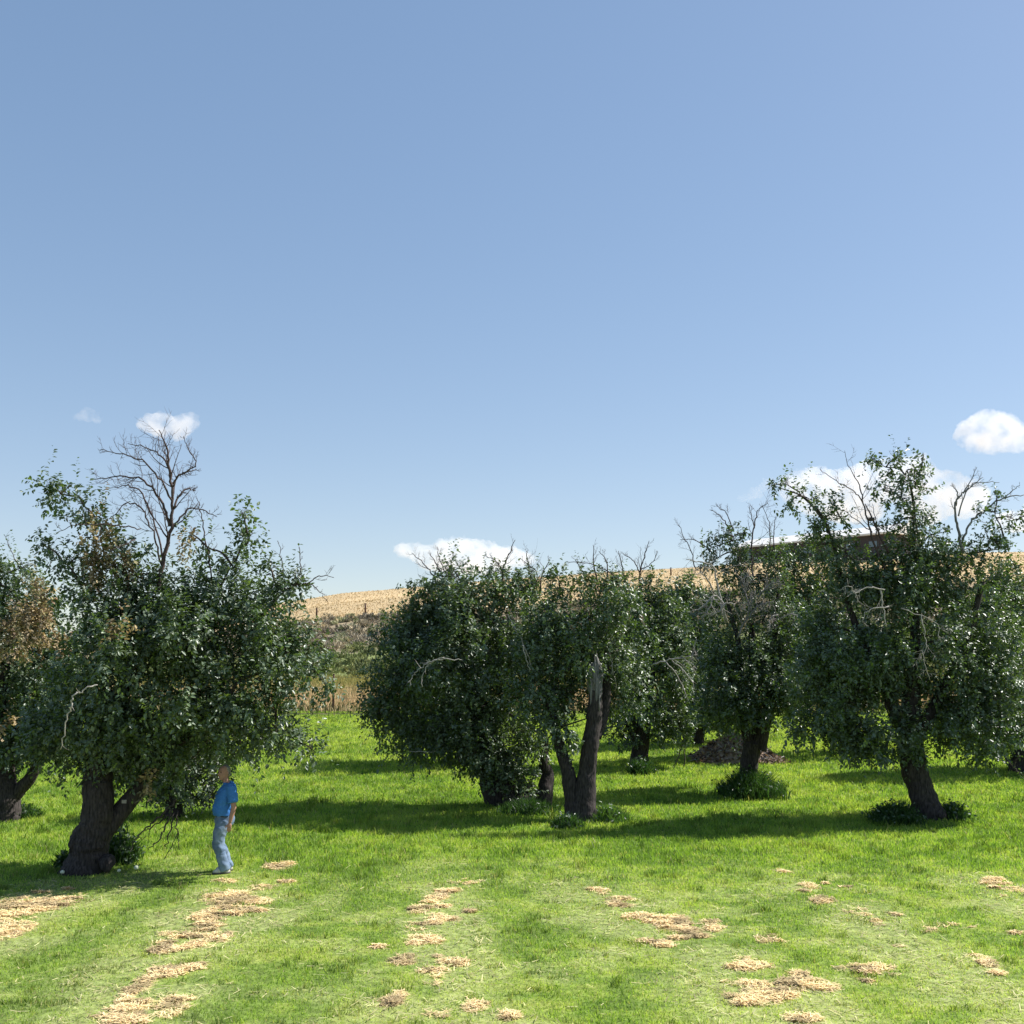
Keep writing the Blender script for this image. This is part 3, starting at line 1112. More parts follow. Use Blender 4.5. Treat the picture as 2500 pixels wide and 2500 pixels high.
# --- wide tree left of centre (behind the broken trunk)
make_tree('broad dense apple tree left of centre, with a dark spreading trunk and low crown', 26.7, 1265,
          [[(1268, 1995, 0, 58), (1265, 1965, 0, 46), (1250, 1925, .1, 34), (1228, 1870, .2, 26), (1190, 1800, .3, 30), (1150, 1680, .3, 22)],
           [(1322, 1975, -.1, 26), (1330, 1930, -.1, 20), (1338, 1890, 0, 14), (1328, 1860, 0, 12), (1330, 1800, .2, 10)],
           [(1225, 1970, .2, 34), (1200, 1920, .2, 26), (1180, 1850, .3, 18)]],
          [(1130, 1620, 200, 175, 0, 2.1), (1015, 1640, 90, 120, 0, 1.5), (950, 1690, 55, 60, 0, .9), (1200, 1500, 200, 95, 0, 1.5), (1080, 1470, 90, 60, 0, 1.0),
           (1000, 1540, 80, 60, 0, .9), (1120, 1410, 70, 32), (1190, 1395, 40, 28), (1100, 1385, 34, 20), (1050, 1430, 50, 30), (1250, 1430, 60, 40), (1310, 1450, 50, 40),
           (1260, 1690, 150, 120, -.1, 1.6), (930, 1735, 45, 30, 0, .5), (905, 1740, 24, 16, 0, .3), (960, 1770, 60, 30, 0, .6), (1100, 1780, 130, 50, -.3, 1.0), (1170, 1830, 80, 26, -.4, .6), (1090, 1835, 50, 20, -.5, .4),
           (1010, 1838, 42, 9, -.5, .25), (960, 1800, 50, 26, 0, .5), (1250, 1830, 80, 44, -.2, .7), (1230, 1880, 70, 26, -.5, .5), (1280, 1895, 54, 34, -.3, .5), (1180, 1865, 70, 24, -.2, .6), (1060, 1830, 110, 34, 0, .8), (1215, 1905, 56, 26, -.6, .4), (1290, 1925, 36, 22, -.6, .35), (1150, 1840, 110, 36, -.4, .8), (1290, 1800, 50, 40, -.4, .5), (1040, 1800, 60, 34, 0, .7), (920, 1650, 30, 20, 0, .3), (985, 1590, 60, 40, -.4, .6)],
          [(1190, 1800, .3), (1150, 1680, .3), (1225, 1870, .2), (1330, 1800, .2)], dens=440, leafL=.086,
          dead=[([[(1130, 1612, -2.3, 2), (1070, 1610, -2.4, 3.4), (1035, 1625, -2.4, 3), (1010, 1648, -2.4, 2.4), (1000, 1675, -2.4, 1.4)],
                  [(1085, 1605, -2.4, 3), (1050, 1618, -2.4, 2.8), (1030, 1650, -2.4, 2.2), (1032, 1678, -2.4, 1.3)],
                  [(1300, 1640, -2.2, 2.5), (1285, 1590, -2.3, 3), (1260, 1540, -2.2, 2), (1240, 1500, -2.0, 1.5)],
                  [(1080, 1835, -.7, 2), (1040, 1836, -.8, 2.6), (1000, 1834, -.8, 1.4)]], M_PALE, dict(n=3, len=.2, depth=0)),
                ([[(1080, 1440, 0, 4), (1055, 1400, 0, 3), (1030, 1372, 0, 2.2), (1005, 1350, 0, 1.2)], [(1088, 1430, 0, 4), (1070, 1385, 0, 3), (1050, 1350, 0, 1.3)], [(1100, 1420, .2, 3), (1075, 1370, .2, 2), (1068, 1335, .2, 1.2)],
                  [(1228, 1430, 0, 5), (1228, 1390, 0, 4), (1238, 1365, 0, 3), (1258, 1318, 0, 1.4)], [(1228, 1395, 0, 3), (1210, 1370, 0, 2.2), (1182, 1355, 0, 1.2)],
                  [(1310, 1450, .1, 5), (1295, 1410, .1, 4), (1288, 1370, .1, 2.6), (1285, 1345, .1, 1.3)], [(1318, 1450, 0, 4), (1325, 1400, 0, 3), (1342, 1365, 0, 1.3)], [(1130, 1400, 0, 3), (1112, 1370, 0, 2), (1105, 1350, 0, 1.2)],
                  [(1300, 1450, -.1, 3), (1310, 1400, -.1, 2.5), (1270, 1362, -.1, 1.2)]], M_DEAD, dict(n=7, len=.3, depth=1, up=.6))])


# --- centre front tree with the broken trunk
def snag(mb):
    mb.ball(at(1424, 1972, 24.35), (.16, .12, .2), 10, 7, .4)


t2 = make_tree('apple tree in the centre front with a forked trunk and a broken grey dead stub', 24.4, 1415,
               [[(1418, 2030, 0, 52), (1421, 2005, 0, 37), (1425, 1960, 0, 30), (1433, 1890, 0, 22), (1441, 1820, 0, 20), (1451, 1750, 0, 18.5), (1453, 1685, 0, 16)],
                [(1405, 1990, .05, 26), (1398, 1945, .05, 20), (1386, 1880, .05, 16), (1375, 1850, .1, 15), (1355, 1780, .3, 12), (1330, 1680, .5, 12)],
                [(1455, 1800, .2, 14), (1475, 1740, .4, 12), (1482, 1650, .5, 10), (1480, 1560, .6, 8)]],
               [(1400, 1570, 110, 100, .7, 1.1), (1480, 1490, 90, 70, .6, 1.0), (1320, 1660, 90, 110, .4, 1.0), (1385, 1775, 56, 48, -.25, .5), (1385, 1690, 40, 40, .5, .4), (1345, 1740, 50, 50, .2, .6), (1440, 1430, 60, 36, .7, .7), (1510, 1590, 66, 80, .8, .9),
                (1350, 1490, 70, 50, .6, .8), (1500, 1420, 44, 30, .6, .5), (1365, 1430, 34, 34, .6, .4), (1355, 1405, 22, 22, .6, .3), (1500, 1690, 60, 60, .9, .8), (1400, 1690, 50, 60, .9, .6), (1440, 1620, 50, 50, .9, .6)],
               [(1355, 1780, .3), (1330, 1680, .5), (1475, 1740, .4), (1480, 1560, .6)], dens=520, leafL=.084, cols=LEAF_COLS + LEAF_LIGHT[:2], stub=snag,
               dead=[([[(1520, 1440, .7, 3), (1490, 1400, .7, 2.6), (1440, 1376, .7, 2), (1380, 1372, .7, 1.2)], [(1460, 1420, .7, 4), (1450, 1380, .7, 3), (1448, 1330, .7, 1.3)], [(1480, 1420, .7, 4), (1482, 1375, .7, 2.6), (1462, 1345, .7, 1.3)],
                       [(1530, 1450, .7, 4), (1520, 1390, .7, 3), (1510, 1345, .7, 1.4)], [(1440, 1420, .7, 3), (1420, 1390, .7, 2.4), (1405, 1365, .7, 1.3)]], M_DEAD, dict(n=6, len=.3, depth=1, up=.6)),
                     ([[(1505, 1680, .3, 3), (1495, 1640, .2, 2.6), (1495, 1610, .2, 1.6)], [(1275, 1575, -.3, 2.5), (1285, 1610, -.3, 2.5), (1293, 1640, -.3, 1.4)]], M_PALE, dict(n=2, len=.2, depth=0))])
mb = MB()
D = grow(mb, [(1453, 1700, 0, 15.5), (1452, 1660, 0, 15.5), (1450, 1628, 0, 14), (1448, 1618, 0, 9)], 24.4, sides=14, rough=.4, seg=8)
for k in range(16):
    a_ = 2 * math.pi * k / 16 + rng.random() * .3
    top, bot = 1622 - 24 * rng.random() ** 2 - (10 if math.cos(a_) > 0 else 0), 1672 + 70 * rng.random() ** 1.5
    for_ = np.array([math.cos(a_), math.sin(a_), 0])
    q0, q1, q2 = at(1449, top, 24.4) + for_ * .10, at(1452, (top + bot) / 2, 24.4) + for_ * .138, at(1452.5, bot, 24.4) + for_ * .15
    mb.tube(curve_pts(np.array([q0, q1, q2]), 7), [.008, .03, .038, .04, .036, .026, .006], 5)
o = mb.build('broken_stub', M_GREYWOOD, t2)
o['label'] = 'grey barkless broken top of the trunk'

# --- tree behind, right of centre
make_tree('smaller apple tree farther back, right of the broken trunk, bare twigs reaching right', 34.0, 1558,
          [[(1560, 1900, 0, 36), (1560, 1880, 0, 26), (1562, 1840, 0, 21), (1570, 1790, 0, 18), (1580, 1700, .2, 14), (1590, 1600, .2, 10)],
           [(1562, 1830, 0, 14), (1545, 1780, .1, 12), (1530, 1700, .2, 9)]],
          [(1600, 1640, 90, 110, 0, 1.5), (1585, 1520, 70, 60, 0, .9), (1560, 1740, 100, 64, 0, 1.2), (1640, 1760, 56, 40, -.2, .7), (1520, 1790, 50, 36, 0, .7), (1585, 1440, 44, 40, 0, .5), (1620, 1470, 34, 50, 0, .5), (1590, 1410, 20, 22),
           (1530, 1600, 70, 90, 0, 1), (1660, 1640, 50, 60, 0, .7), (1670, 1790, 36, 22, 0, .4), (1640, 1560, 50, 50, 0, .6)],
          [(1580, 1700, .2), (1590, 1600, .2), (1530, 1700, .2)], dens=270, leafL=.105, cols=LEAF_COLS + LEAF_LIGHT,
          dead=[([[(1590, 1625, -1.5, 4), (1630, 1612, -1.7, 3.4), (1665, 1608, -1.8, 3), (1700, 1630, -1.9, 2), (1740, 1665, -2, 1.2)],
                  [(1640, 1612, -1.7, 3), (1680, 1650, -1.8, 2.2), (1700, 1690, -1.9, 1.2)], [(1625, 1615, -1.7, 3), (1660, 1660, -1.7, 2.2), (1680, 1710, -1.8, 1.2)],
                  [(1660, 1608, -1.8, 3), (1710, 1600, -1.9, 2), (1745, 1640, -2, 1.2)]], M_PALE, dict(n=6, len=.35, depth=0, up=-.5)),
                ([[(1670, 1800, -.3, 3), (1655, 1850, -.3, 2.4), (1640, 1880, -.3, 1.6)], [(1672, 1810, -.3, 2.8), (1672, 1880, -.3, 2.2), (1680, 1905, -.3, 1.2)]], M_BRANCH, dict(n=3, len=.3, depth=0, up=-.3)),
                ([[(1563, 1450, 0, 5), (1563, 1400, 0, 4), (1572, 1365, 0, 2.6), (1585, 1320, 0, 1.3)], [(1563, 1400, 0, 3), (1545, 1370, 0, 2.2), (1520, 1350, 0, 1.2)], [(1565, 1390, 0, 3), (1590, 1375, 0, 2), (1606, 1345, 0, 1.2)]], M_DEAD, dict(n=6, len=.3, depth=1, up=.6))])

# --- tree with the twiggy half-dead crown
make_tree('twiggy half dead apple tree right of centre, with forked trunk and pale bare limbs', 28.6, 1835,
          [[(1818, 1975, 0, 46), (1822, 1945, 0, 31), (1826, 1900, 0, 22), (1831, 1850, 0, 21), (1838, 1815, 0, 22)],
           [(1850, 1830, 0, 20), (1862, 1780, 0, 17), (1878, 1730, .1, 14), (1885, 1650, .2, 10), (1890, 1560, .2, 7), (1900, 1450, .2, 4)],
           [(1838, 1830, 0, 14), (1822, 1790, 0, 12), (1812, 1740, .1, 10), (1808, 1660, .1, 8), (1800, 1560, .1, 6), (1770, 1450, .2, 3.5)],
           [(1850, 1810, .1, 15), (1845, 1750, .3, 12), (1838, 1650, .4, 10), (1835, 1520, .4, 7)]],
          [(1835, 1650, 110, 100, .5, 1.4, 1.0), (1860, 1520, 90, 80, .5, 1.1, .5), (1840, 1700, 90, 56, -.5, .6, .8), (1880, 1610, 80, 80, -.3, .7, .45), (1780, 1680, 80, 80, -.3, .8, .8), (1920, 1650, 70, 90, 0, .8, .8), (1765, 1590, 50, 60, -.2, .5, .5), (1850, 1360, 46, 28, 0, .4, .7), (1800, 1385, 50, 24, 0, .4, .7), (1905, 1345, 34, 22, 0, .3, .7), (1910, 1420, 40, 40, 0, .5, .7), (1700, 1500, 30, 40, 0, .4, .5), (1800, 1400, 60, 40, .3, .7, .8), (1790, 1310, 26, 34, 0, .35), (1750, 1310, 34, 18, 0, .3), (1730, 1340, 30, 20, 0, .3), (1800, 1345, 40, 30, .1, .4), (1820, 1300, 12, 22, 0, .2),
           (1890, 1450, 70, 70, .5, .9, .5), (1770, 1700, 60, 70, .4, .8), (1740, 1600, 40, 60, .4, .6), (1900, 1680, 60, 60, .2, .8), (1790, 1760, 50, 40, .2, .6), (1920, 1580, 50, 70, .3, .7), (1760, 1480, 44, 44, .5, .5), (1890, 1380, 40, 40, .3, .4),
           (1730, 1370, 26, 20, 0, .3), (1930, 1730, 36, 40, 0, .4)],
          [(1885, 1650, .2), (1890, 1560, .2), (1808, 1660, .1), (1800, 1560, .1), (1838, 1650, .4)], dens=470, leafL=.086, thr=.36,
          dead=[([[(1775, 1520, -1, 4), (1762, 1470, -1.2, 5), (1742, 1456, -1.3, 4.4), (1722, 1475, -1.4, 3.6), (1694, 1494, -1.5, 2)], [(1742, 1456, -1.3, 4), (1730, 1490, -1.4, 3), (1712, 1510, -1.4, 1.6)],
                  [(1795, 1474, -1.4, 2.5), (1772, 1474, -1.4, 4.5), (1755, 1494, -1.4, 3.6), (1735, 1505, -1.4, 1.8)],
                  [(1770, 1520, -1.0, 5), (1750, 1420, -1.0, 4.5), (1742, 1385, -1.1, 4), (1710, 1372, -1.2, 3), (1675, 1365, -1.3, 1.4)],
                  [(1740, 1440, -1, 4), (1720, 1405, -1.1, 3), (1690, 1400, -1.2, 1.4)], [(1905, 1510, -1, 3), (1930, 1500, -1.1, 3.4), (1958, 1508, -1.2, 2.4), (1978, 1535, -1.2, 1.3)],
                  [(1900, 1500, -1, 3), (1880, 1510, -1.1, 3), (1880, 1540, -1.2, 1.5)], [(1700, 1560, -1, 2.4), (1694, 1590, -1, 2), (1690, 1620, -1, 1.2)]], M_PALE, dict(n=9, len=.45, depth=1, up=0)),
                ([[(1838, 1420, 0, 5), (1835, 1330, 0, 4), (1845, 1270, 0, 3), (1852, 1245, 0, 2), (1875, 1228, 0, 1.4)], [(1842, 1290, 0, 3), (1835, 1260, 0, 2), (1830, 1238, 0, 1.2)], [(1780, 1300, 0, 3.4), (1765, 1265, 0, 2.4), (1735, 1245, 0, 1.3)],
                  [(1790, 1290, 0, 3), (1770, 1250, 0, 2), (1748, 1232, 0, 1.2)], [(1700, 1390, 0, 3), (1680, 1330, 0, 2), (1656, 1282, 0, 1.2)], [(1880, 1340, 0, 3), (1878, 1280, 0, 2), (1862, 1235, 0, 1.2)], [(1890, 1340, 0, 3), (1890, 1290, 0, 2), (1894, 1260, 0, 1.2)],
                  [(1740, 1350, 0, 3), (1700, 1320, 0, 2.2), (1660, 1318, 0, 1.2)]], M_DEAD, dict(n=7, len=.32, depth=1, up=.5)),
                ([[(1830, 1480, -.8, 4), (1815, 1430, -.8, 3), (1830, 1390, -.8, 1.8)], [(1850, 1460, -.8, 4), (1875, 1430, -.8, 3), (1905, 1420, -.8, 1.6)], [(1820, 1520, -.9, 4), (1850, 1480, -.9, 3), (1890, 1470, -.9, 1.6)],
                  [(1800, 1560, -.9, 4), (1825, 1500, -.9, 3), (1845, 1440, -.9, 1.6)]], M_GREYWOOD, dict(n=14, len=.6, depth=1, up=.2))])


# --- large tree on the right
def burl4(mb):
    mb.ball(at(2222, 1880, 24.6), (.14, .16, .2), 10, 7, .5)
    mb.ball(at(2292, 1985, 24.5), (.16, .18, .14), 10, 7, .4)


make_tree('tallest apple tree at the right, with a dense dark crown and thick leaning trunk', 24.7, 2262,
          [[(2275, 2030, 0, 62), (2268, 2000, 0, 42), (2258, 1960, 0, 34), (2245, 1920, 0, 30), (2232, 1880, 0, 30), (2225, 1820, .1, 28), (2225, 1700, .2, 20), (2235, 1550, .2, 12), (2228, 1400, .2, 6), (2232, 1250, .1, 3.6), (2215, 1150, 0, 1.6)],
           [(2228, 1830, .1, 16), (2170, 1700, .2, 14), (2110, 1580, .1, 11), (2060, 1440, 0, 6), (2035, 1330, -.1, 4), (2000, 1250, -.1, 3), (1955, 1210, -.1, 2), (1900, 1190, -.1, 1.2)],
           [(2232, 1800, .2, 16), (2300, 1690, .3, 13), (2360, 1560, .2, 10), (2400, 1420, .1, 6)]],
          [(2230, 1570, 200, 180, .3, 2.0), (2340, 1650, 160, 160, .3, 1.8), (2110, 1620, 120, 130, .2, 1.5), (2050, 1720, 110, 75, 0, 1.2), (1985, 1770, 60, 42, -.1, .8), (2000, 1640, 60, 80, .2, .8), (2020, 1540, 54, 60, .2, .7), (2420, 1560, 80, 100, .3, 1.2), (2450, 1700, 80, 90, .2, 1.1), (1945, 1790, 34, 24, -.1, .4), (2180, 1800, 120, 60, -.3, 1.2), (2380, 1790, 120, 75, 0, 1.4),
           (2080, 1800, 80, 40, 0, .9), (2200, 1420, 110, 80, .1, 1.3), (2300, 1400, 84, 76, .1, 1.1), (2110, 1420, 70, 60, 0, .9), (2060, 1340, 44, 50, -.1, .5), (2030, 1400, 40, 40, -.1, .5),
           (1882, 1186, 16, 12, -.1, .2), (1910, 1184, 22, 14, -.1, .25), (1950, 1200, 30, 20, -.1, .3), (1990, 1222, 24, 24, -.1, .3), (1925, 1232, 24, 16, -.1, .25), (2010, 1270, 34, 30, -.1, .4), (2035, 1225, 22, 22, -.1, .3), (2060, 1260, 26, 22, -.1, .3), (1990, 1290, 40, 26, -.1, .4), (2010, 1330, 46, 30, -.1, .4),
           (2125, 1122, 14, 14, 0, .2), (2150, 1132, 26, 18, 0, .3), (2195, 1112, 26, 14, 0, .3), (2255, 1112, 14, 16, 0, .2), (2250, 1150, 22, 30, 0, .3), (2210, 1160, 40, 34, 0, .4), (2150, 1195, 28, 16, 0, .3), (2200, 1215, 50, 34, 0, .4), (2265, 1200, 22, 16, 0, .25), (2230, 1265, 56, 40, 0, .5), (2170, 1290, 36, 20, 0, .3),
           (2245, 1330, 70, 46, 0, .7), (2300, 1300, 24, 26, 0, .3), (2180, 1360, 60, 40, 0, .6),
           (2435, 1205, 8, 18, 0, .15), (2428, 1250, 18, 26, 0, .25), (2412, 1310, 34, 26, 0, .35), (2450, 1310, 26, 20, 0, .3), (2480, 1270, 26, 18, 0, .3), (2390, 1260, 12, 22, 0, .2), (2505, 1260, 20, 14, 0, .2), (2440, 1340, 40, 24, 0, .4)],
          [(2225, 1700, .2), (2235, 1550, .2), (2170, 1700, .2), (2110, 1580, .1), (2300, 1690, .3), (2360, 1560, .2), (2225, 1400, .2)], dens=500, leafL=.084,
          dead=[([[(2160, 1390, -.3, 6), (2130, 1310, -.3, 5), (2110, 1240, -.3, 4), (2100, 1190, -.3, 3), (2070, 1135, -.3, 1.6), (2062, 1100, -.3, 1)], [(2105, 1225, -.3, 3.4), (2085, 1200, -.3, 2.6), (2040, 1172, -.3, 2), (2002, 1146, -.3, 1.2)],
                  [(2170, 1350, -.2, 6), (2135, 1280, -.2, 4.5), (2112, 1230, -.2, 2.4)], [(2130, 1300, -.3, 3), (2090, 1270, -.3, 2.2), (2060, 1245, -.3, 1.2)], [(2145, 1340, -.3, 3), (2138, 1290, -.3, 2.4), (2130, 1230, -.3, 1.2)]], M_DEAD, dict(n=6, len=.26, depth=1, up=.4)),
                ([[(2350, 1350, 0, 9), (2338, 1290, 0, 7), (2332, 1240, 0, 5), (2340, 1215, 0, 4), (2365, 1190, 0, 3), (2390, 1178, 0, 2), (2440, 1178, 0, 1.2)], [(2350, 1320, 0, 6), (2375, 1270, 0, 5), (2410, 1240, 0, 4.2), (2450, 1215, 0, 3.4), (2500, 1208, 0, 2)],
                  [(2334, 1235, 0, 4), (2336, 1200, 0, 3), (2320, 1185, 0, 1.4)], [(2352, 1205, 0, 3), (2375, 1165, 0, 2), (2385, 1140, 0, 1.2)], [(2340, 1260, 0, 4), (2360, 1200, 0, 3), (2400, 1165, 0, 1.4)], [(2450, 1215, 0, 3), (2475, 1195, 0, 1.8), (2490, 1185, 0, 1.2)]], M_GREYWOOD, dict(n=6, len=.24, depth=1, up=.4)),
                ([[(2160, 1440, -2.1, 3.4), (2120, 1435, -2.2, 3.4), (2088, 1446, -2.2, 2.6), (2075, 1432, -2.2, 2), (2050, 1442, -2.2, 1.2)], [(2150, 1440, -2.1, 4.4), (2155, 1480, -2.1, 3.4), (2165, 1530, -2.1, 2)], [(2170, 1480, -2.1, 3.4), (2120, 1490, -2.2, 2.6), (2105, 1520, -2.2, 1.4)],
                  [(2250, 1500, -2.2, 2.6), (2260, 1560, -2.2, 2.2), (2255, 1610, -2.2, 1.6), (2270, 1660, -2.2, 1.2)], [(2088, 1446, -2.2, 2.2), (2094, 1472, -2.2, 1.4)], [(2200, 1485, -2.2, 2.5), (2285, 1520, -2.2, 1.6), (2292, 1560, -2.2, 1.2)]], M_PALE, dict(n=5, len=.35, depth=1, up=-.1)),
                ([[(2490, 1845, -.2, 5), (2475, 1870, -.2, 3), (2490, 1890, -.2, 1.6)], [(2010, 1860, .4, 2.2), (2040, 1840, .4, 2), (2060, 1835, .4, 1.4)], [(2455, 1850, -.2, 3), (2480, 1880, -.3, 2), (2500, 1895, -.3, 1.2)]], M_BRANCH, dict(n=4, len=.3, depth=0, up=-.2))],
          stub=burl4)

# --- trees farther back
make_tree('paler green apple tree at the right edge, behind the tallest tree', 33.0, 2480,
          [[(2490, 1890, 0, 32), (2490, 1860, 0, 24), (2490, 1800, 0, 20), (2480, 1650, .2, 13)]],
          [(2470, 1470, 110, 95, 0, 1.6), (2540, 1640, 150, 150, 0, 1.9), (2400, 1640, 80, 120, .2, 1.4), (2430, 1790, 110, 60, .2, 1.3), (2560, 1480, 100, 110, 0, 1.4), (2450, 1400, 54, 34, 0, .6), (2540, 1800, 110, 50, 0, 1.2), (2380, 1500, 50, 60, .3, .8)],
          [(2490, 1800, 0), (2480, 1650, .2)], dens=290, leafL=.10, cols=LEAF_LIGHT + [(.075, .125, .035)],
          dead=[([[(2420, 1560, -2, 2.4), (2450, 1640, -2, 2), (2470, 1700, -2, 1.2)]], M_PALE, dict(n=4, len=.4, depth=0))])
make_tree('dark apple tree far back between the twiggy tree and the tree with bare twigs', 40.0, 1700,
          [[(1700, 1860, 0, 26), (1700, 1840, 0, 20), (1702, 1800, 0, 17), (1700, 1650, 0, 12)]],
          [(1690, 1620, 80, 110, 0, 1.7), (1720, 1500, 70, 70, 0, 1.2), (1660, 1480, 50, 60, 0, .9), (1730, 1720, 80, 64, 0, 1.3), (1650, 1720, 60, 60, 0, 1), (1750, 1600, 50, 70, 0, 1), (1620, 1600, 46, 70, 0, .9), (1680, 1430, 40, 32, 0, .6), (1780, 1740, 70, 50, 0, 1), (1700, 1790, 110, 28, 0, .9)],
          [(1702, 1800, 0), (1700, 1650, 0)], dens=210, leafL=.125)
make_tree('grey green apple tree far back between the twiggy tree and the tallest tree', 37.0, 2060,
          [[(2065, 1868, 0, 28), (2065, 1845, 0, 21), (2065, 1790, 0, 17), (2055, 1640, 0, 12)]],
          [(2030, 1560, 100, 120, 0, 1.8), (1980, 1470, 70, 70, 0, 1.1), (2080, 1460, 90, 80, 0, 1.3), (1960, 1640, 60, 70, 0, 1), (2090, 1700, 100, 80, 0, 1.4), (1990, 1690, 50, 40, 0, .8), (1960, 1720, 50, 40, 0, .8), (1930, 1560, 46, 70, 0, .8), (2010, 1410, 60, 34, 0, .7), (1955, 1365, 50, 34, 0, .6), (1915, 1430, 40, 50, 0, .6), (1905, 1360, 40, 26, 0, .5), (1975, 1325, 44, 22, 0, .5), (2030, 1350, 40, 30, 0, .5)],
          [(2065, 1790, 0), (2055, 1640, 0)], dens=230, leafL=.115, cols=LEAF_LIGHT)
make_tree('dark apple tree standing hidden behind the broad dense tree left of centre', 34.5, 1130,
          [[(1130, 1900, 0, 30), (1130, 1875, 0, 22), (1132, 1820, 0, 18), (1130, 1650, 0, 12)]],
          [(1100, 1620, 130, 120, 0, 2.0), (1180, 1680, 100, 90, 0, 1.6), (1020, 1690, 80, 80, 0, 1.4), (1120, 1760, 140, 50, 0, 1.6), (1000, 1760, 50, 36, 0, .9)],
          [(1132, 1820, 0), (1130, 1650, 0)], dens=260, leafL=.11)
make_tree('low drooping apple tree behind the standing man, its dark foliage touching the grass', 25.2, 420,
          [[(425, 2000, 0, 26), (425, 1970, 0, 20), (428, 1900, 0, 16), (440, 1800, 0, 11)]],
          [(450, 1880, 90, 70, 0, 1.1), (490, 1930, 60, 50, -.2, .7), (400, 1940, 60, 40, 0, .7), (520, 1890, 40, 44, 0, .5), (470, 1800, 100, 70, 0, 1.1), (360, 1900, 60, 50, .3, .7), (500, 1965, 34, 18, -.2, .4)],
          [(428, 1900, 0), (440, 1800, 0)], dens=520, leafL=.08, cols=LEAF_COLS + [(.07, .065, .045)])


# ------------------------------------------------------------------ weeds round the trunks
def weeds(px, row, wpx, hm, label, n=900, leaves=500, cols=((.03, .075, .02), (.05, .10, .025), (.04, .085, .03))):
    c = ground_at(px, row)
    rw = wpx * c[1] / F
    t = np.clip(rng.normal(size=(n, 2)) * .5, -1.05, 1.05)
    x, y = c[0] + t[:, 0] * rw, c[1] + t[:, 1] * min(rw, .7)
    q = np.exp(-(t ** 2).sum(1) * 1.2)
    h = hm * (.35 + .65 * q) * (.6 + .5 * rng.random(n))
    cc = np.array(cols)[rng.integers(0, len(cols), n)] * (.8 + .5 * rng.random((n, 1)))
    b = thing('weed_clump', c, label, 'weeds', 'weed clumps round the trunks')
    V = blades(x, y, h, np.full(n, .022), .2 + .7 * rng.random(n), cc)
    fast_mesh('stems', V, 3, M_GRASS, cc, b, [(0, 1, 2), (0, 2, 4), (4, 2, 3)])
    k = rng.integers(0, n, leaves)
    z = terrain(x[k], y[k]) + h[k] * rng.random(leaves) ** .6
    p = np.stack([x[k] + rng.normal(size=leaves) * .05, y[k] + rng.normal(size=leaves) * .05, z], 1)
    L = .05 + .06 * rng.random(leaves)
    cl = np.array(cols)[rng.integers(0, len(cols), leaves)] * (.8 + .5 * rng.random((leaves, 1)))
    V = leaf_cards(p, rdir(leaves) + [0, 0, .2], rdir(leaves) + [0, 0, .8], L, L * .5)
    fast_mesh('leaves', V, 4, M_LEAF, cl, b, LEAF_F)


weeds(1835, 1945, 70, .75, 'dark round clump of tall weeds hugging the twiggy tree', 2600, 700)
weeds(2185, 2008, 55, .5, 'dark leafy weeds left of the leaning trunk of the tallest tree', 1300, 500)
weeds(2325, 2000, 36, .42, 'small leafy weeds right of the leaning trunk of the tallest tree', 800, 260)
weeds(1485, 2005, 50, .40, 'green weeds right of the forked trunk with the broken stub', 1300, 160, ((.06, .13, .03), (.09, .17, .035), (.07, .12, .04)))
weeds(1385, 2020, 36, .32, 'dark weeds left of the forked trunk with the broken stub', 900, 120)
weeds(1565, 1890, 30, .5, 'weeds round the foot of the smaller tree farther back', 600, 200)
weeds(1290, 1985, 70, .38, 'grassy weeds in front of the spreading dark trunk of the broad tree', 1500, 60)
weeds(290, 2105, 42, .62, 'spindly dark suckers right of the large leaning trunk beside the man', 500, 700)
weeds(165, 2120, 26, .35, 'dark weeds left of the large leaning trunk beside the man', 400, 150)
weeds(55, 1998, 40, .35, 'weeds beside the trunk at the left edge', 500, 150)

# pale windfalls under the left tree
M_FRUIT = plain('pale_windfall', (.62, .66, .50), .5)
for i, (px, row, r_, lab) in enumerate([(275, 2098, .055, 'largest pale windfall, against the suckers right of the leaning trunk'), (200, 2131, .05, 'pale windfall just in front of the leaning trunk foot'),
                                        (258, 2112, .04, 'pale windfall between trunk foot and suckers'), (332, 2130, .04, 'pale windfall in the shade nearest the man'), (152, 2140, .035, 'pale windfall left of the leaning trunk foot'),
                                        (290, 2136, .03, 'small pale windfall in the shaded grass in front of the suckers'), (212, 2126, .03, 'small pale windfall right beside the front windfall at the trunk foot')]):
    c = ground_at(px, row)
    b = thing('windfall', c, lab, 'fallen fruit', 'pale windfalls under the left tree')
    mb = MB()
    cc = c + [0, 0, r_ + .035]
    mb.ball(cc, (r_, r_, r_ * .85), 12, 8, .15)
    mb.build('fruit', M_FRUIT, b)
    mb = MB()
    mb.tube([cc + [0, 0, r_ * .7], cc + [.006, 0, r_ * 1.15]], [.004, .003], 4)
    mb.build('stalk', M_BRANCH, b)

